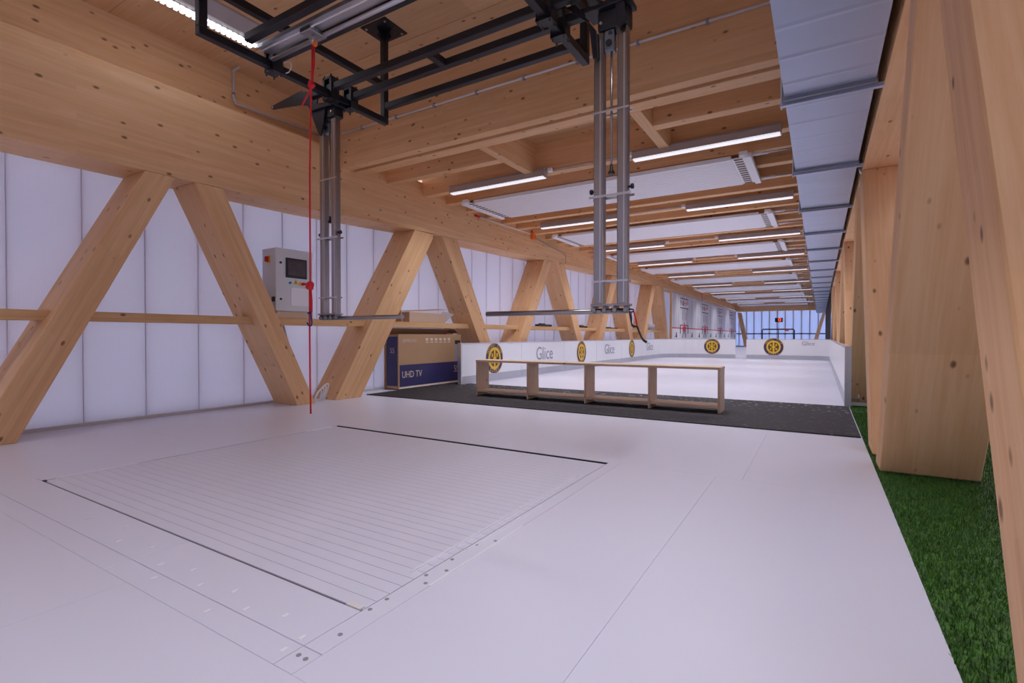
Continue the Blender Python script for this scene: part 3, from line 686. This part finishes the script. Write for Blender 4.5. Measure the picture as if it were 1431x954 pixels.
for q in range(4):
    r0 = 0.10 + 0.02 * q
    MB().tube([(-5.66 - 0.01 * q, 4.28 + 0.012 * q + r0 * 0.45 * (1 - math.cos(a)) + 0.30 * math.sin(a) * 0.2 * (1 + 0.4 * q) , 0.012 + (0.14 + 0.025 * q) * math.sin(a) ** 0.8) for a in [math.pi * k / 12 for k in range(13)]], 0.010, 7).build('loop', 'cable_white', t)

# ------------------------------------------------------------------ cartons and odds and ends
t = thing('television_carton', 'flat brown and navy television carton standing on the mat', 'carton', (-5.91, 6.7, 0.012))
KX0, KX1, KY0, KY1, KZ = -6.05, -5.78, 5.965, 7.62, 0.90
MB().box(KX0, KX1, KY0, KY1, 0.012, KZ, bev=0.004).build('box', 'card', t)
MB().box(KX1, KX1 + 0.0015, KY0 + 0.025, KY1 - 0.004, 0.045, 0.40).build('navy_print', 'navy', t)
MB().box(KX1, KX1 + 0.0012, KY0 + 0.02, KY1 - 0.004, 0.014, 0.043).build('cream_edge', 'cream', t)
MB().box(KX0 + 0.01, KX1 - 0.02, KY0 - 0.0015, KY0, 0.06, 0.86).build('navy_side_print', 'navy', t)
letter('lettering', 'UHD TV', 0.155, 'cream', t, (KX1 + 0.003, 6.28, 0.235), (0, 1, 0), (0, 0, 1), 0.85)
letter('lettering', 'SAMSUNG', 0.075, 'cream', t, (KX1 + 0.003, 6.22, 0.79), (0, 1, 0), (0, 0, 1), 0.95)
letter('lettering', '55', 0.17, 'card_lt', t, (KX1 + 0.003, 7.47, 0.26), (0, 1, 0), (0, 0, 1), 0.9)
letter('lettering', '55', 0.12, 'card_lt', t, ((KX0 + KX1) / 2, KY0 - 0.003, 0.63), (1, 0, 0), (0, 0, 1), 0.9)
mb = MB()
for q in range(6): mb.box(KX1, KX1 + 0.001, 6.62 + q * 0.12, 6.69 + q * 0.12, 0.79, 0.835); mb.box(KX1, KX1 + 0.001, 6.62 + q * 0.12, 6.70 + q * 0.12, 0.755, 0.77)
mb.build('feature_icons', 'cream', t)
MB().box(KX1, KX1 + 0.0016, 7.43, KY1 - 0.004, 0.40, 0.79).build('television_picture', 'grey_print', t)
MB().box(KX1, KX1 + 0.002, 7.43, KY1 - 0.03, 0.72, 0.79).build('dark_picture_band', 'black', t)
t = thing('open_carton', 'brown cardboard carton with raised flaps tucked behind the television carton', 'carton', (-5.98, 6.8, 0.012))
MB().box(-6.09, -6.06, 5.95, 7.75, 0.012, 0.99, bev=0.002).build('panel', 'card', t)
MB().hexa([(-6.06, 5.98, 0.905), (-6.05, 5.98, 0.905), (-6.06, 7.5, 0.905), (-6.05, 7.5, 0.905), (-5.93, 5.98, 1.0), (-5.925, 5.98, 0.99), (-5.93, 7.5, 1.0), (-5.925, 7.5, 0.99)]).build('flap', 'card', t)
MB().hexa([(-6.0, 7.55, 0.92), (-5.8, 7.55, 0.92), (-6.0, 7.556, 0.92), (-5.8, 7.556, 0.92), (-6.0, 7.38, 1.01), (-5.8, 7.45, 1.0), (-6.0, 7.386, 1.01), (-5.8, 7.456, 1.0)]).build('flap', 'card', t)
t = thing('flattened_carton', 'crumpled open cardboard carton lying on top of the wall rail', 'carton', (-5.85, 6.7, 1.10))
MB().box(-6.02, -5.78, 6.22, 7.16, 1.10, 1.27, bev=0.006).build('box', 'card_lt', t)
MB().hexa([(-5.99, 6.05, 1.10), (-5.79, 6.05, 1.10), (-5.99, 6.07, 1.10), (-5.79, 6.07, 1.10), (-5.99, 5.98, 1.33), (-5.79, 6.02, 1.31), (-5.99, 6.0, 1.34), (-5.79, 6.04, 1.32)]).build('flap', 'card', t)
MB().hexa([(-6.02, 6.08, 1.28), (-5.77, 6.16, 1.27), (-6.02, 6.08, 1.285), (-5.77, 6.16, 1.275), (-6.02, 7.2, 1.36), (-5.77, 7.18, 1.335), (-6.02, 7.2, 1.365), (-5.77, 7.18, 1.34)]).build('flap', 'card', t)
MB().hexa([(-6.0, 7.17, 1.12), (-5.8, 7.17, 1.12), (-6.0, 7.18, 1.12), (-5.8, 7.18, 1.12), (-6.0, 7.34, 1.33), (-5.78, 7.40, 1.27), (-6.0, 7.35, 1.33), (-5.78, 7.41, 1.27)]).build('plastic_film', 'film', t)
def lump(name, label, cat, y0, y1, h, mat='black'):
    t = thing(name, label, cat, (-5.8, (y0 + y1) / 2, 1.10))
    MB().box(-5.86, -5.75, y0, y1, 1.101, 1.10 + h * 0.7, bev=0.012).build('body', mat, t)
    MB().box(-5.84, -5.77, y0 + (y1 - y0) * 0.2, y0 + (y1 - y0) * 0.55, 1.10 + h * 0.7, 1.10 + h, bev=0.006).build('lid', mat, t)
lump('tool_case', 'flat black case on the rail behind the long steel arm', 'case', 10.65, 11.35, 0.075)
lump('tool_case', 'small black case on the rail beyond the sixth brace', 'case', 13.1, 13.62, 0.07)
lump('tool_case', 'thin black case on the rail beyond the seventh brace', 'case', 14.9, 16.2, 0.05)
t = thing('bottle_crate', 'grey crate of bottles on the rail near the banners', 'crate', (-5.8, 20.3, 1.10))
MB().box(-5.87, -5.75, 19.95, 20.65, 1.101, 1.19).build('crate', 'grey_print', t)
for q in range(5): MB().tube([(-5.81, 20.02 + q * 0.14, 1.19), (-5.81, 20.02 + q * 0.14, 1.30), (-5.81, 20.02 + q * 0.14, 1.34)], [0.05, 0.05, 0.025], 8).build('bottle', 'film', t)

# ------------------------------------------------------------------ banners on the wall
bann = [(22.5, 27.6), (27.6, 32.75), (32.75, 37.8), (37.8, 42.6)]
for i, (a, b) in enumerate(bann):
    t = thing('hockey_banner', f'{nth(i)} printed hockey banner from the camera along the wall', 'banner', (XB, (a + b) / 2, 0.3), 'hockey banners')
    zt = 2.79 - 0.02 * i; X = XB + 0.02; c = (a + b) / 2 - 0.02; zl = 1.22 - 0.01 * i
    MB().box(X - 0.03, X, a + 0.01, b - 0.01, 0.3, zt).build('sheet', 'banner', t)
    MB().box(X, X + 0.002, a + 0.02, b - 0.02, 0.3, zl).build('ice_print', 'banner_white', t)
    MB().box(X + 0.002, X + 0.004, a + 0.01, b - 0.01, zl - 0.025, zl + 0.025).build('red_line', 'banner_red', t)
    for z0 in (zt - 0.19, zt - 0.63): MB().box(X, X + 0.003, c - 0.85, c + 0.85, z0, z0 + 0.045).build('logo_bar', 'banner_ink', t)
    MB().box(X, X + 0.002, c - 0.85, c + 0.85, zt - 0.585, zt - 0.19).build('logo_field', 'banner_white', t)
    letter('logo_lettering', 'NI', 0.40, 'banner_ink', t, (X + 0.004, c - 0.45, zt - 0.39), (0, 1, 0), (0, 0, 1), 1.9)
    letter('logo_lettering', 'HF', 0.40, 'banner_red', t, (X + 0.004, c + 0.24, zt - 0.39), (0, 1, 0), (0, 0, 1), 1.6)
    MB().box(X, X + 0.003, c + 0.66, c + 0.78, zt - 0.42, zt - 0.24).build('logo_mark', 'banner_ink', t)
    for yy in (c - 0.35, c + 0.28): MB().box(X, X + 0.003, yy - 0.05, yy + 0.05, 1.63, 1.97).build('shadow_print', 'grey_print', t)
    MB().box(X + 0.002, X + 0.005, c - 0.05, c + 0.05, 1.38, 1.48).build('post_print', 'banner_ink', t)
    MB().box(X + 0.004, X + 0.007, c - 0.85, c + 0.84, zl + 0.12, zl + 0.17).build('goal_bar_print', 'banner_red', t)
    for yy in (c - 0.85, c + 0.70): MB().box(X + 0.004, X + 0.006, yy, yy + 0.14, zl - 0.26, zl + 0.12).build('goal_post_print', 'banner_ink', t)
    MB().prism([(c - 0.32, zl - 0.16), (c + 0.32, zl - 0.16), (c + 0.38, zl + 0.04), (c + 0.12, zl + 0.11), (c - 0.12, zl + 0.11), (c - 0.38, zl + 0.02)], 0, X + 0.006, X + 0.008).build('goalkeeper_shirt_print', 'banner_red', t)
    MB().prism([(c - 0.5, zl - 0.46), (c - 0.2, zl - 0.46), (c - 0.12, zl - 0.27), (c + 0.05, zl - 0.27), (c + 0.1, zl - 0.46), (c + 0.38, zl - 0.46), (c + 0.44, zl - 0.3), (c + 0.32, zl - 0.16), (c - 0.32, zl - 0.16)], 0, X + 0.006, X + 0.008).build('goalkeeper_pads_print', 'grey_print', t)
    for yy in (a + 0.95, b - 0.85):
        MB().prism([(yy - 0.34, zl - 0.44), (yy - 0.08, zl - 0.39), (yy + 0.0, zl - 0.44), (yy + 0.18, zl - 0.44), (yy + 0.12, zl - 0.3), (yy + 0.1, zl - 0.2), (yy - 0.04, zl - 0.2), (yy - 0.06, zl - 0.32)], 0, X + 0.004, X + 0.006).build('skater_print', 'banner_ink', t)
tag(MB().box(XB + 0.002, XB + 0.08, 22.34, 22.46, 0, 2.80).build('banner_post', 'glulamZ', loc=(XB, 22.4, 0)), 'slim timber post at the near edge of the banners', 'post')

# ------------------------------------------------------------------ far end: goal frame and timer
t = thing('goal_frame', 'dark tubular frame standing in front of the end wall', 'frame', (-2.5, 40, 0))
MB().tube([(-3.53, 40, 0), (-3.53, 40, 1.25), (-3.45, 40, 1.31), (-1.6, 40, 1.31), (-1.53, 40, 1.25), (-1.53, 40, 0)], 0.045, 8).build('tube_frame', 'steel_black', t)
MB().tube([(-2.5, 40, 0), (-2.5, 40, 1.31)], 0.03, 8).build('centre_tube', 'steel_black', t)
MB().box(-2.1, -1.85, 39.95, 40.05, 1.18, 1.30).build('red_bundle', 'banner_red', t)
t = thing('digital_timer', 'small digital display with glowing red figure on the end wall', 'display', (-2.66, 42.9, 2.04))
MB().box(-2.92, -2.40, 42.86, 42.96, 1.88, 2.20, bev=0.01).build('housing', 'black', t)
letter('red_figure', '0', 0.36, 'led_red', t, (-2.60, 42.85, 2.04), (1, 0, 0), (0, 0, 1), 1.2)
MB().tube([(-2.66, 42.93, 1.88), (-2.66, 42.93, 1.05)], 0.012, 6).build('cable', 'grey_print', t)

# ------------------------------------------------------------------ conduits and alarm boxes
t = thing('ceiling_conduit', 'white conduit clipped across the face of the tall front joist', 'conduit', (-3, 4.70, 3.63))
MB().tube([(-5.58, 4.70, 3.635), (0.3, 4.70, 3.635)], 0.013, 8).build('pipe', 'cable_white', t)
c0 = None
for k in range(9):
    xx = -5.2 + k * 0.62
    if c0 is None: c0 = MB().box(xx - 0.012, xx + 0.012, 4.68, 4.72, 3.612, 3.656).build('clip', 'grey_print', t)
    else: share(c0, 'clip', t, (0.62 * k, 0, 0))
t = thing('beam_conduit', 'grey conduit dropping from the ceiling and lying along the top of the long beam', 'conduit', (-5.6, 3.4, 3.42))
MB().tube([(-5.80, 3.40, ZC - 0.02), (-5.93, 3.40, ZC - 0.03), (-5.93, 3.40, 3.70)], 0.014, 8).build('drop_pipe', 'conduit', t)
MB().tube([(-5.93, 3.40, 3.70), (-5.925, 3.42, 3.62), (-5.80, 3.6, 3.45), (-5.62, 3.75, 3.43), (-5.60, 4.70, 3.63)][:2] + [(-5.90, 3.50, 3.615), (-5.88, 4.69, 3.63)], 0.016, 8).build('long_pipe', 'conduit', t)
MB().tube([(-5.93, 3.40, 3.74), (-5.93, 3.40, 3.68)], 0.02, 8).build('coupling', 'alu', t)
t = thing('alarm_box', 'orange box on the long beam between the first two heating panels', 'alarm', (-5.58, 10.03, 3.10), 'orange alarm boxes')
MB().box(XB, XB + 0.07, 9.97, 10.12, 3.05, 3.22, bev=0.015).build('box', 'orange', t)
MB().box(XB, XB + 0.02, 10.0, 10.09, 3.22, 3.25).build('bracket', 'steel_black', t)
MB().tube([(XB + 0.012, 10.12, 3.12), (XB + 0.012, 11.0, 3.02), (XB + 0.012, 11.75, 2.97), (XB + 0.012, 11.8, 2.93), (XB + 0.012, 11.8, 2.72)], 0.008, 6).build('cable', 'grey_print', t)
MB().tube([(XB + 0.02, 7.95, 3.145), (XB + 0.02, 9.97, 3.165)], 0.012, 6).build('supply_pipe', 'cable_white', t)
MB().tube([(XB + 0.02, 7.80, 3.145), (XB + 0.02, 7.95, 3.145)], 0.022, 8).build('red_plug', 'red', t)
t = thing('alarm_box', 'small orange box on the long beam above the banners', 'alarm', (-5.58, 29.2, 3.2), 'orange alarm boxes')
MB().box(XB, XB + 0.10, 29.0, 29.6, 3.12, 3.38, bev=0.015).build('box', 'orange', t)
MB().tube([(XB + 0.03, 29.3, 3.12), (XB + 0.03, 29.3, 2.76)], 0.02, 6).build('cable', 'grey_print', t)
t = thing('wall_pipe', 'bent metal pipe crossing under the beam beside the duct', 'pipe', (0.5, 6.0, 2.45))
MB().tube([(0.300, 5.98, 2.56), (0.318, 5.98, 2.50), (0.330, 5.98, 2.462), (0.36, 5.99, 2.455), (0.40, 6.0, 2.455), (0.80, 6.0, 2.455)], 0.011, 8).build('pipe', 'alu', t)

# ------------------------------------------------------------------ overhead rig
t = thing('overhead_rig', 'black square-tube steel rig hung from the ceiling over the treadmill', 'rig', (-2.75, 2.9, 3.06))
XL_, XR_ = -3.86, -1.63; S = 0.062; z1 = 3.06 + S / 2
def tb(p0, p1, name='tube', mat='steel_black', w=S, h=S): return MB().bar(p0, p1, w, h, bev=0.005).build(name, mat, t)
for xx in (XL_, XR_):
    tb((xx, 1.95, z1), (xx, 3.82, z1), 'side_tube')
    tb((xx, 1.98, z1 + S / 2), (xx, 1.98, ZC - 0.01), 'hanger_post'); tb((xx, 3.79, z1 + S / 2), (xx, 3.79, ZC - 0.01), 'hanger_post')
    tb((xx, 2.01, 3.455), (xx, 3.76, 3.455), 'upper_tube')
    for yy in (1.98, 3.79):
        p = MB().box(xx - 0.17, xx + 0.17, yy - 0.16, yy + 0.16, ZC - 0.012, ZC).build('ceiling_plate', 'steel_black', t)
        mb = MB()
        for sx, sy in ((1, 0), (-1, 0), (0, 1), (0, -1)):
            if sx: mb.prism([(xx + sx * S / 2, ZC - 0.012), (xx + sx * (S / 2 + 0.07), ZC - 0.012), (xx + sx * S / 2, ZC - 0.12)], 1, yy - 0.004, yy + 0.004)
            else: mb.prism([(yy + sy * S / 2, ZC - 0.012), (yy + sy * (S / 2 + 0.07), ZC - 0.012), (yy + sy * S / 2, ZC - 0.12)], 0, xx - 0.004, xx + 0.004)
        mb.build('gusset', 'steel_black', p)
        for sx in (-1, 1):
            for sy in (-1, 1): MB().tube([(xx + sx * 0.13, yy + sy * 0.12, ZC - 0.022), (xx + sx * 0.13, yy + sy * 0.12, ZC - 0.012)], 0.011, 8).build('bolt', 'alu', p)
tb((XL_, 1.98, 3.36), (XR_, 1.98, 3.36), 'front_tube')
tb((XL_ + S / 2, 3.79, 3.235), (XR_ - S / 2, 3.79, 3.235), 'rear_tube')
zt2 = z1 + S
tb((-4.14, 3.12, zt2), (-1.16, 3.12, zt2), 'cross_tube'); tb((-4.14, 3.345, zt2), (-1.16, 3.345, zt2), 'cross_tube')
for xx in (-2.70, -1.32, -4.0): tb((xx, 3.15, zt2), (xx, 3.315, zt2), 'tie_tube')
tb((XL_ - 0.03, 2.55, zt2), (XR_ + 0.1, 2.55, zt2), 'rail_tube'); tb((XL_ + 0.05, 2.30, zt2 + 0.03), (XR_ + 0.1, 2.30, zt2 + 0.03), 'rail_tube')
MB().box(XL_ + 0.06, XR_, 2.37, 2.49, zt2 - 0.01, zt2 + 0.02).build('sliding_rail', 'alu', t)
MB().tube([(XL_ + 0.05, 2.505, zt2 - 0.035), (XR_, 2.505, zt2 - 0.035)], 0.016, 8).build('guide_rod', 'alu', t)
MB().tube([(XL_ + 0.02, 2.40, zt2 - 0.02), (XL_ + 0.35, 2.39, zt2 - 0.03), (XR_, 2.40, zt2 - 0.03)], 0.006, 6).build('cable', 'cable_white', t)
MB().tube([(XL_ + 0.10, 2.58, zt2 - 0.04)] + [(XL_ + 0.14 + 0.05 * math.sin(a), 2.58, zt2 - 0.09 - 0.045 * math.cos(a) * -1) for a in (0.5, 1.2, 2, 2.8, 3.6)], 0.004, 6).build('cable_loop', 'cable_white', t)
for xx in (XL_, XR_):
    for yy, hh in ((3.12, 0.20), (3.345, 0.20), (2.55, 0.17)):
        c = MB()
        for sx in (-1, 1): c.box(xx + sx * 0.047 - 0.012, xx + sx * 0.047 + 0.012, yy - 0.045, yy + 0.045, z1 - 0.05, z1 - 0.05 + hh)
        c.box(xx - 0.06, xx + 0.06, yy - 0.045, yy + 0.045, z1 - 0.05 + hh - 0.02, z1 - 0.05 + hh); c.box(xx - 0.06, xx + 0.06, yy - 0.045, yy + 0.045, z1 - 0.052, z1 - S / 2 - 0.001)
        c = c.build('clamp', 'black', t)
        for sx in (-1, 1):
            for sy in (-1, 1): MB().tube([(xx + sx * 0.045, yy + sy * 0.035, z1 - 0.075), (xx + sx * 0.045, yy + sy * 0.035, z1 - 0.03 + hh)], 0.007, 6).build('bolt', 'black', c)
k_ = MB().box(-3.29, -3.17, 2.38, 2.53, zt2 - 0.05, zt2 - 0.012, bev=0.005).build('trolley', 'stainless', t)
MB().tube([(-3.225, 2.45, zt2 - 0.05), (-3.225, 2.45, zt2 - 0.11)], 0.012, 8).build('swivel', 'alu', k_)
MB().tube([(-3.205, 2.44, zt2 - 0.115), (-3.205, 2.46, zt2 - 0.115)], 0.02, 12).build('pulley', 'orange', k_)
# black bracket plates that carry the masts
fin = MB().prism([(-4.90, 3.262), (-4.885, 3.235), (-4.86, 3.225), (-4.41, 3.165), (-4.18, 3.09), (-4.13, 3.22), (-4.44, 3.30)], 1, 3.20, 3.212).build('fin_plate', 'steel_black', t)
MB().tube([(-4.868, 3.196, 3.247), (-4.868, 3.218, 3.247)], 0.012, 8).build('fin_bolt', 'alu', fin)
for xa, xb_, zl_ in ((-4.20, -3.86, 2.945), (-1.36, -1.05, 2.905)):
    MB().box(xa, xb_, 3.15, 3.31, 3.03, 3.06, bev=0.004).build('mast_plate', 'steel_black', t)
    xm = (xa + xb_) / 2
    MB().box(xm - 0.075, xm + 0.13, 3.19, 3.30, zl_, 3.03, bev=0.008).build('mast_block', 'black', t)
    w_ = MB().box(xm - 0.035, xm + 0.035, 3.205, 3.26, zl_ - 0.14, zl_ - 0.001, bev=0.006).build('winch_housing', 'galv_dark', t)
    MB().tube([(xm, 3.195, zl_ - 0.09), (xm, 3.205, zl_ - 0.09)], 0.022, 12).build('winch_wheel', 'black', w_)
    for q in (-0.05, 0.09): MB().tube([(xm + q, 3.18, zl_ + 0.045), (xm + q, 3.19, zl_ + 0.045)], 0.010, 8).build('bolt', 'alu', t)
MB().prism([(-4.26, 3.12), (-4.0, 3.08), (-4.03, 2.90), (-4.072, 2.78), (-4.10, 2.80)], 1, 3.17, 3.182).build('gusset_plate', 'steel_black', t)
MB().prism([(-1.50, 3.12), (-1.43, 3.12), (-1.28, 2.90), (-1.265, 2.72), (-1.30, 2.72), (-1.33, 2.96)], 1, 3.16, 3.172).build('gusset_plate', 'steel_black', t)
MB().prism([(-1.15, 3.10), (-1.085, 3.02), (-1.075, 2.92), (-1.12, 2.86), (-1.14, 2.90)], 1, 3.16, 3.172).build('gusset_plate', 'steel_black', t)

# ------------------------------------------------------------------ hanging masts with steel arms
def mast(xc, label, arm, ztop):
    t = thing('support_mast', label, 'mast', (xc, 3.23, 1.05), 'hanging steel masts')
    w = 0.068; cx = (xc - 0.082, xc + 0.082)
    for c in cx:
        o = MB().box(c - w / 2, c + w / 2, 3.20, 3.262, 1.075, ztop, bev=0.006).build('column', 'stainless', t)
        MB().box(c + 0.010, c + 0.018, 3.1985, 3.1999, 1.1, ztop - 0.05).build('slot_line', 'alu', o)
    MB().tube([(xc, 3.23, 1.98), (xc, 3.23, ztop - 0.02)], 0.008, 8).build('threaded_rod', 'stainless', t)
    MB().tube([(xc, 3.23, 1.955), (xc, 3.23, 1.965), (xc, 3.23, 1.985), (xc, 3.23, 2.02)], [0.022, 0.024, 0.012, 0.01], 10).build('rod_foot', 'black', t)
    MB().tube([(xc, 3.23, ztop - 0.03), (xc, 3.23, ztop - 0.01)], 0.03, 10).build('rod_nut', 'black', t)
    for zz, th, ex in ((2.36, 0.012, 0.13), (1.80, 0.016, 0.145), (1.235, 0.012, 0.125)):
        MB().box(xc - ex, xc + ex, 3.192, 3.198, zz, zz + th).build('cross_plate', 'alu', t); MB().box(xc - ex, xc + ex, 3.264, 3.27, zz, zz + th).build('cross_plate', 'alu', t)
    for sx in (-1, 1):
        k = MB().tube([(xc + sx * 0.118, 3.23, 1.855), (xc + sx * 0.135, 3.23, 1.855)], 0.008, 8).build('knob_stem', 'black', t)
        MB().tube([(xc + sx * 0.135, 3.23, 1.855), (xc + sx * 0.15, 3.23, 1.855)], 0.018, 8).build('knob', 'black', k)
    MB().box(xc - 0.13, xc + 0.13, 3.185, 3.275, 1.075, 1.09, bev=0.003).build('foot_plate', 'stainless', t)
    for k in range(4):
        xx = xc - 0.11 + k * 0.073
        c = MB().box(xx - 0.010, xx + 0.010, 3.195, 3.265, 1.03, 1.075, bev=0.003).build('tube_clamp', 'galv_dark', t)
        MB().tube([(xx, 3.19, 1.048), (xx, 3.27, 1.048)], 0.013, 8).build('clamp_pin', 'stainless', c)
    MB().tube([(arm[0], 3.23, 1.045), (arm[1], 3.23, 1.042)], 0.0185, 14).build('steel_arm', 'stainless', t)
    return t
mast(-4.015, 'hanging steel mast beside the red rope with short arm', (-4.14, -3.08), 2.93)
t = mast(-1.195, 'hanging steel mast with long arm on the turf side of the treadmill', (-2.20, -1.075), 2.90)
t = thing('hand_strap', 'black and red strap with bent black grip hanging from the long-arm mast', 'strap', (-1.03, 3.2, 0.95))
MB().tube([(-1.065, 3.2, 1.045), (-1.058, 3.2, 1.052), (-1.035, 3.2, 1.048), (-1.030, 3.2, 1.036), (-1.05, 3.2, 1.03), (-1.062, 3.2, 1.036)], 0.006, 6).build('loop', 'black', t)
MB().tube([(-1.055, 3.2, 1.035), (-1.048, 3.2, 0.99), (-1.046, 3.2, 0.96), (-1.036, 3.2, 0.942)], [0.009, 0.008, 0.005, 0.005], 8).build('black_strand', 'black', t)
MB().tube([(-1.030, 3.2, 1.036), (-1.018, 3.2, 0.99), (-1.008, 3.2, 0.945)], 0.0055, 8).build('red_strand', 'red', t)
MB().tube([(-1.046, 3.2, 0.948), (-1.03, 3.2, 0.938), (-1.008, 3.2, 0.938), (-0.995, 3.2, 0.905), (-0.980, 3.2, 0.868), (-0.965, 3.2, 0.848), (-0.945, 3.2, 0.836)], [0.005, 0.009, 0.008, 0.006, 0.006, 0.008, 0.009], 8).build('grip', 'black', t)

# ------------------------------------------------------------------ red rope
t = thing('red_rope', 'red rope hanging from the rig trolley to just above the floor', 'rope', (-3.25, 2.45, 0.29))
zr = zt2 - 0.1
MB().tube([(-3.235, 2.45, zr), (-3.238, 2.45, 2.90), (-3.25, 2.45, 2.72), (-3.262, 2.45, 2.45), (-3.272, 2.45, 2.1), (-3.272, 2.45, 1.6), (-3.272, 2.45, 1.27)], 0.0065, 8).build('upper_strand', 'red', t)
MB().tube([(-3.215, 2.45, zr), (-3.215, 2.45, 2.90), (-3.24, 2.448, 2.74), (-3.27, 2.446, 2.70), (-3.30, 2.446, 2.67), (-3.355, 2.446, 2.615)], 0.0065, 8).build('tail_strand', 'red', t)
mb = MB()
for c, r in (((-3.25, 2.45, 2.76), 0.022), ((-3.242, 2.447, 2.735), 0.02), ((-3.262, 2.447, 2.745), 0.018), ((-3.222, 2.446, 2.735), 0.016)): mb.ball(c, r, 10)
mb.build('upper_knot', 'red', t)
mb = MB()
for c, r in (((-3.272, 2.45, 1.26), 0.028), ((-3.29, 2.445, 1.245), 0.02), ((-3.262, 2.444, 1.238), 0.022), ((-3.30, 2.446, 1.262), 0.014)): mb.ball(c, r, 10)
mb.tube([(-3.29, 2.446, 1.262), (-3.335, 2.446, 1.268)], 0.009, 8); mb.build('lower_knot', 'red', t)
MB().tube([(-3.268, 2.45, 1.24), (-3.255, 2.45, 1.14), (-3.256, 2.45, 1.06), (-3.262, 2.45, 1.045), (-3.27, 2.45, 1.06), (-3.272, 2.45, 1.14), (-3.272, 2.45, 1.24)], 0.006, 8).build('loop_strand', 'red', t)
MB().tube([(-3.280, 2.45, 1.24), (-3.282, 2.45, 0.9), (-3.280, 2.45, 0.6), (-3.274, 2.45, 0.29)], 0.0065, 8).build('lower_strand', 'red', t)
t = thing('carabiner', 'blue carabiner clipped in the red rope loop', 'carabiner', (-3.262, 2.44, 0.95))
pts = [(-3.285, 1.045), (-3.263, 1.056), (-3.249, 1.035), (-3.238, 0.975), (-3.245, 0.955), (-3.262, 0.948), (-3.285, 0.965), (-3.293, 0.975)]
MB().tube([(x, 2.437, z) for x, z in pts], 0.0055, 8).build('body', 'blue', t)
MB().tube([(-3.285, 2.437, 1.045), (-3.290, 2.437, 1.01), (-3.293, 2.437, 0.975)], 0.004, 8).build('gate', 'alu', t)
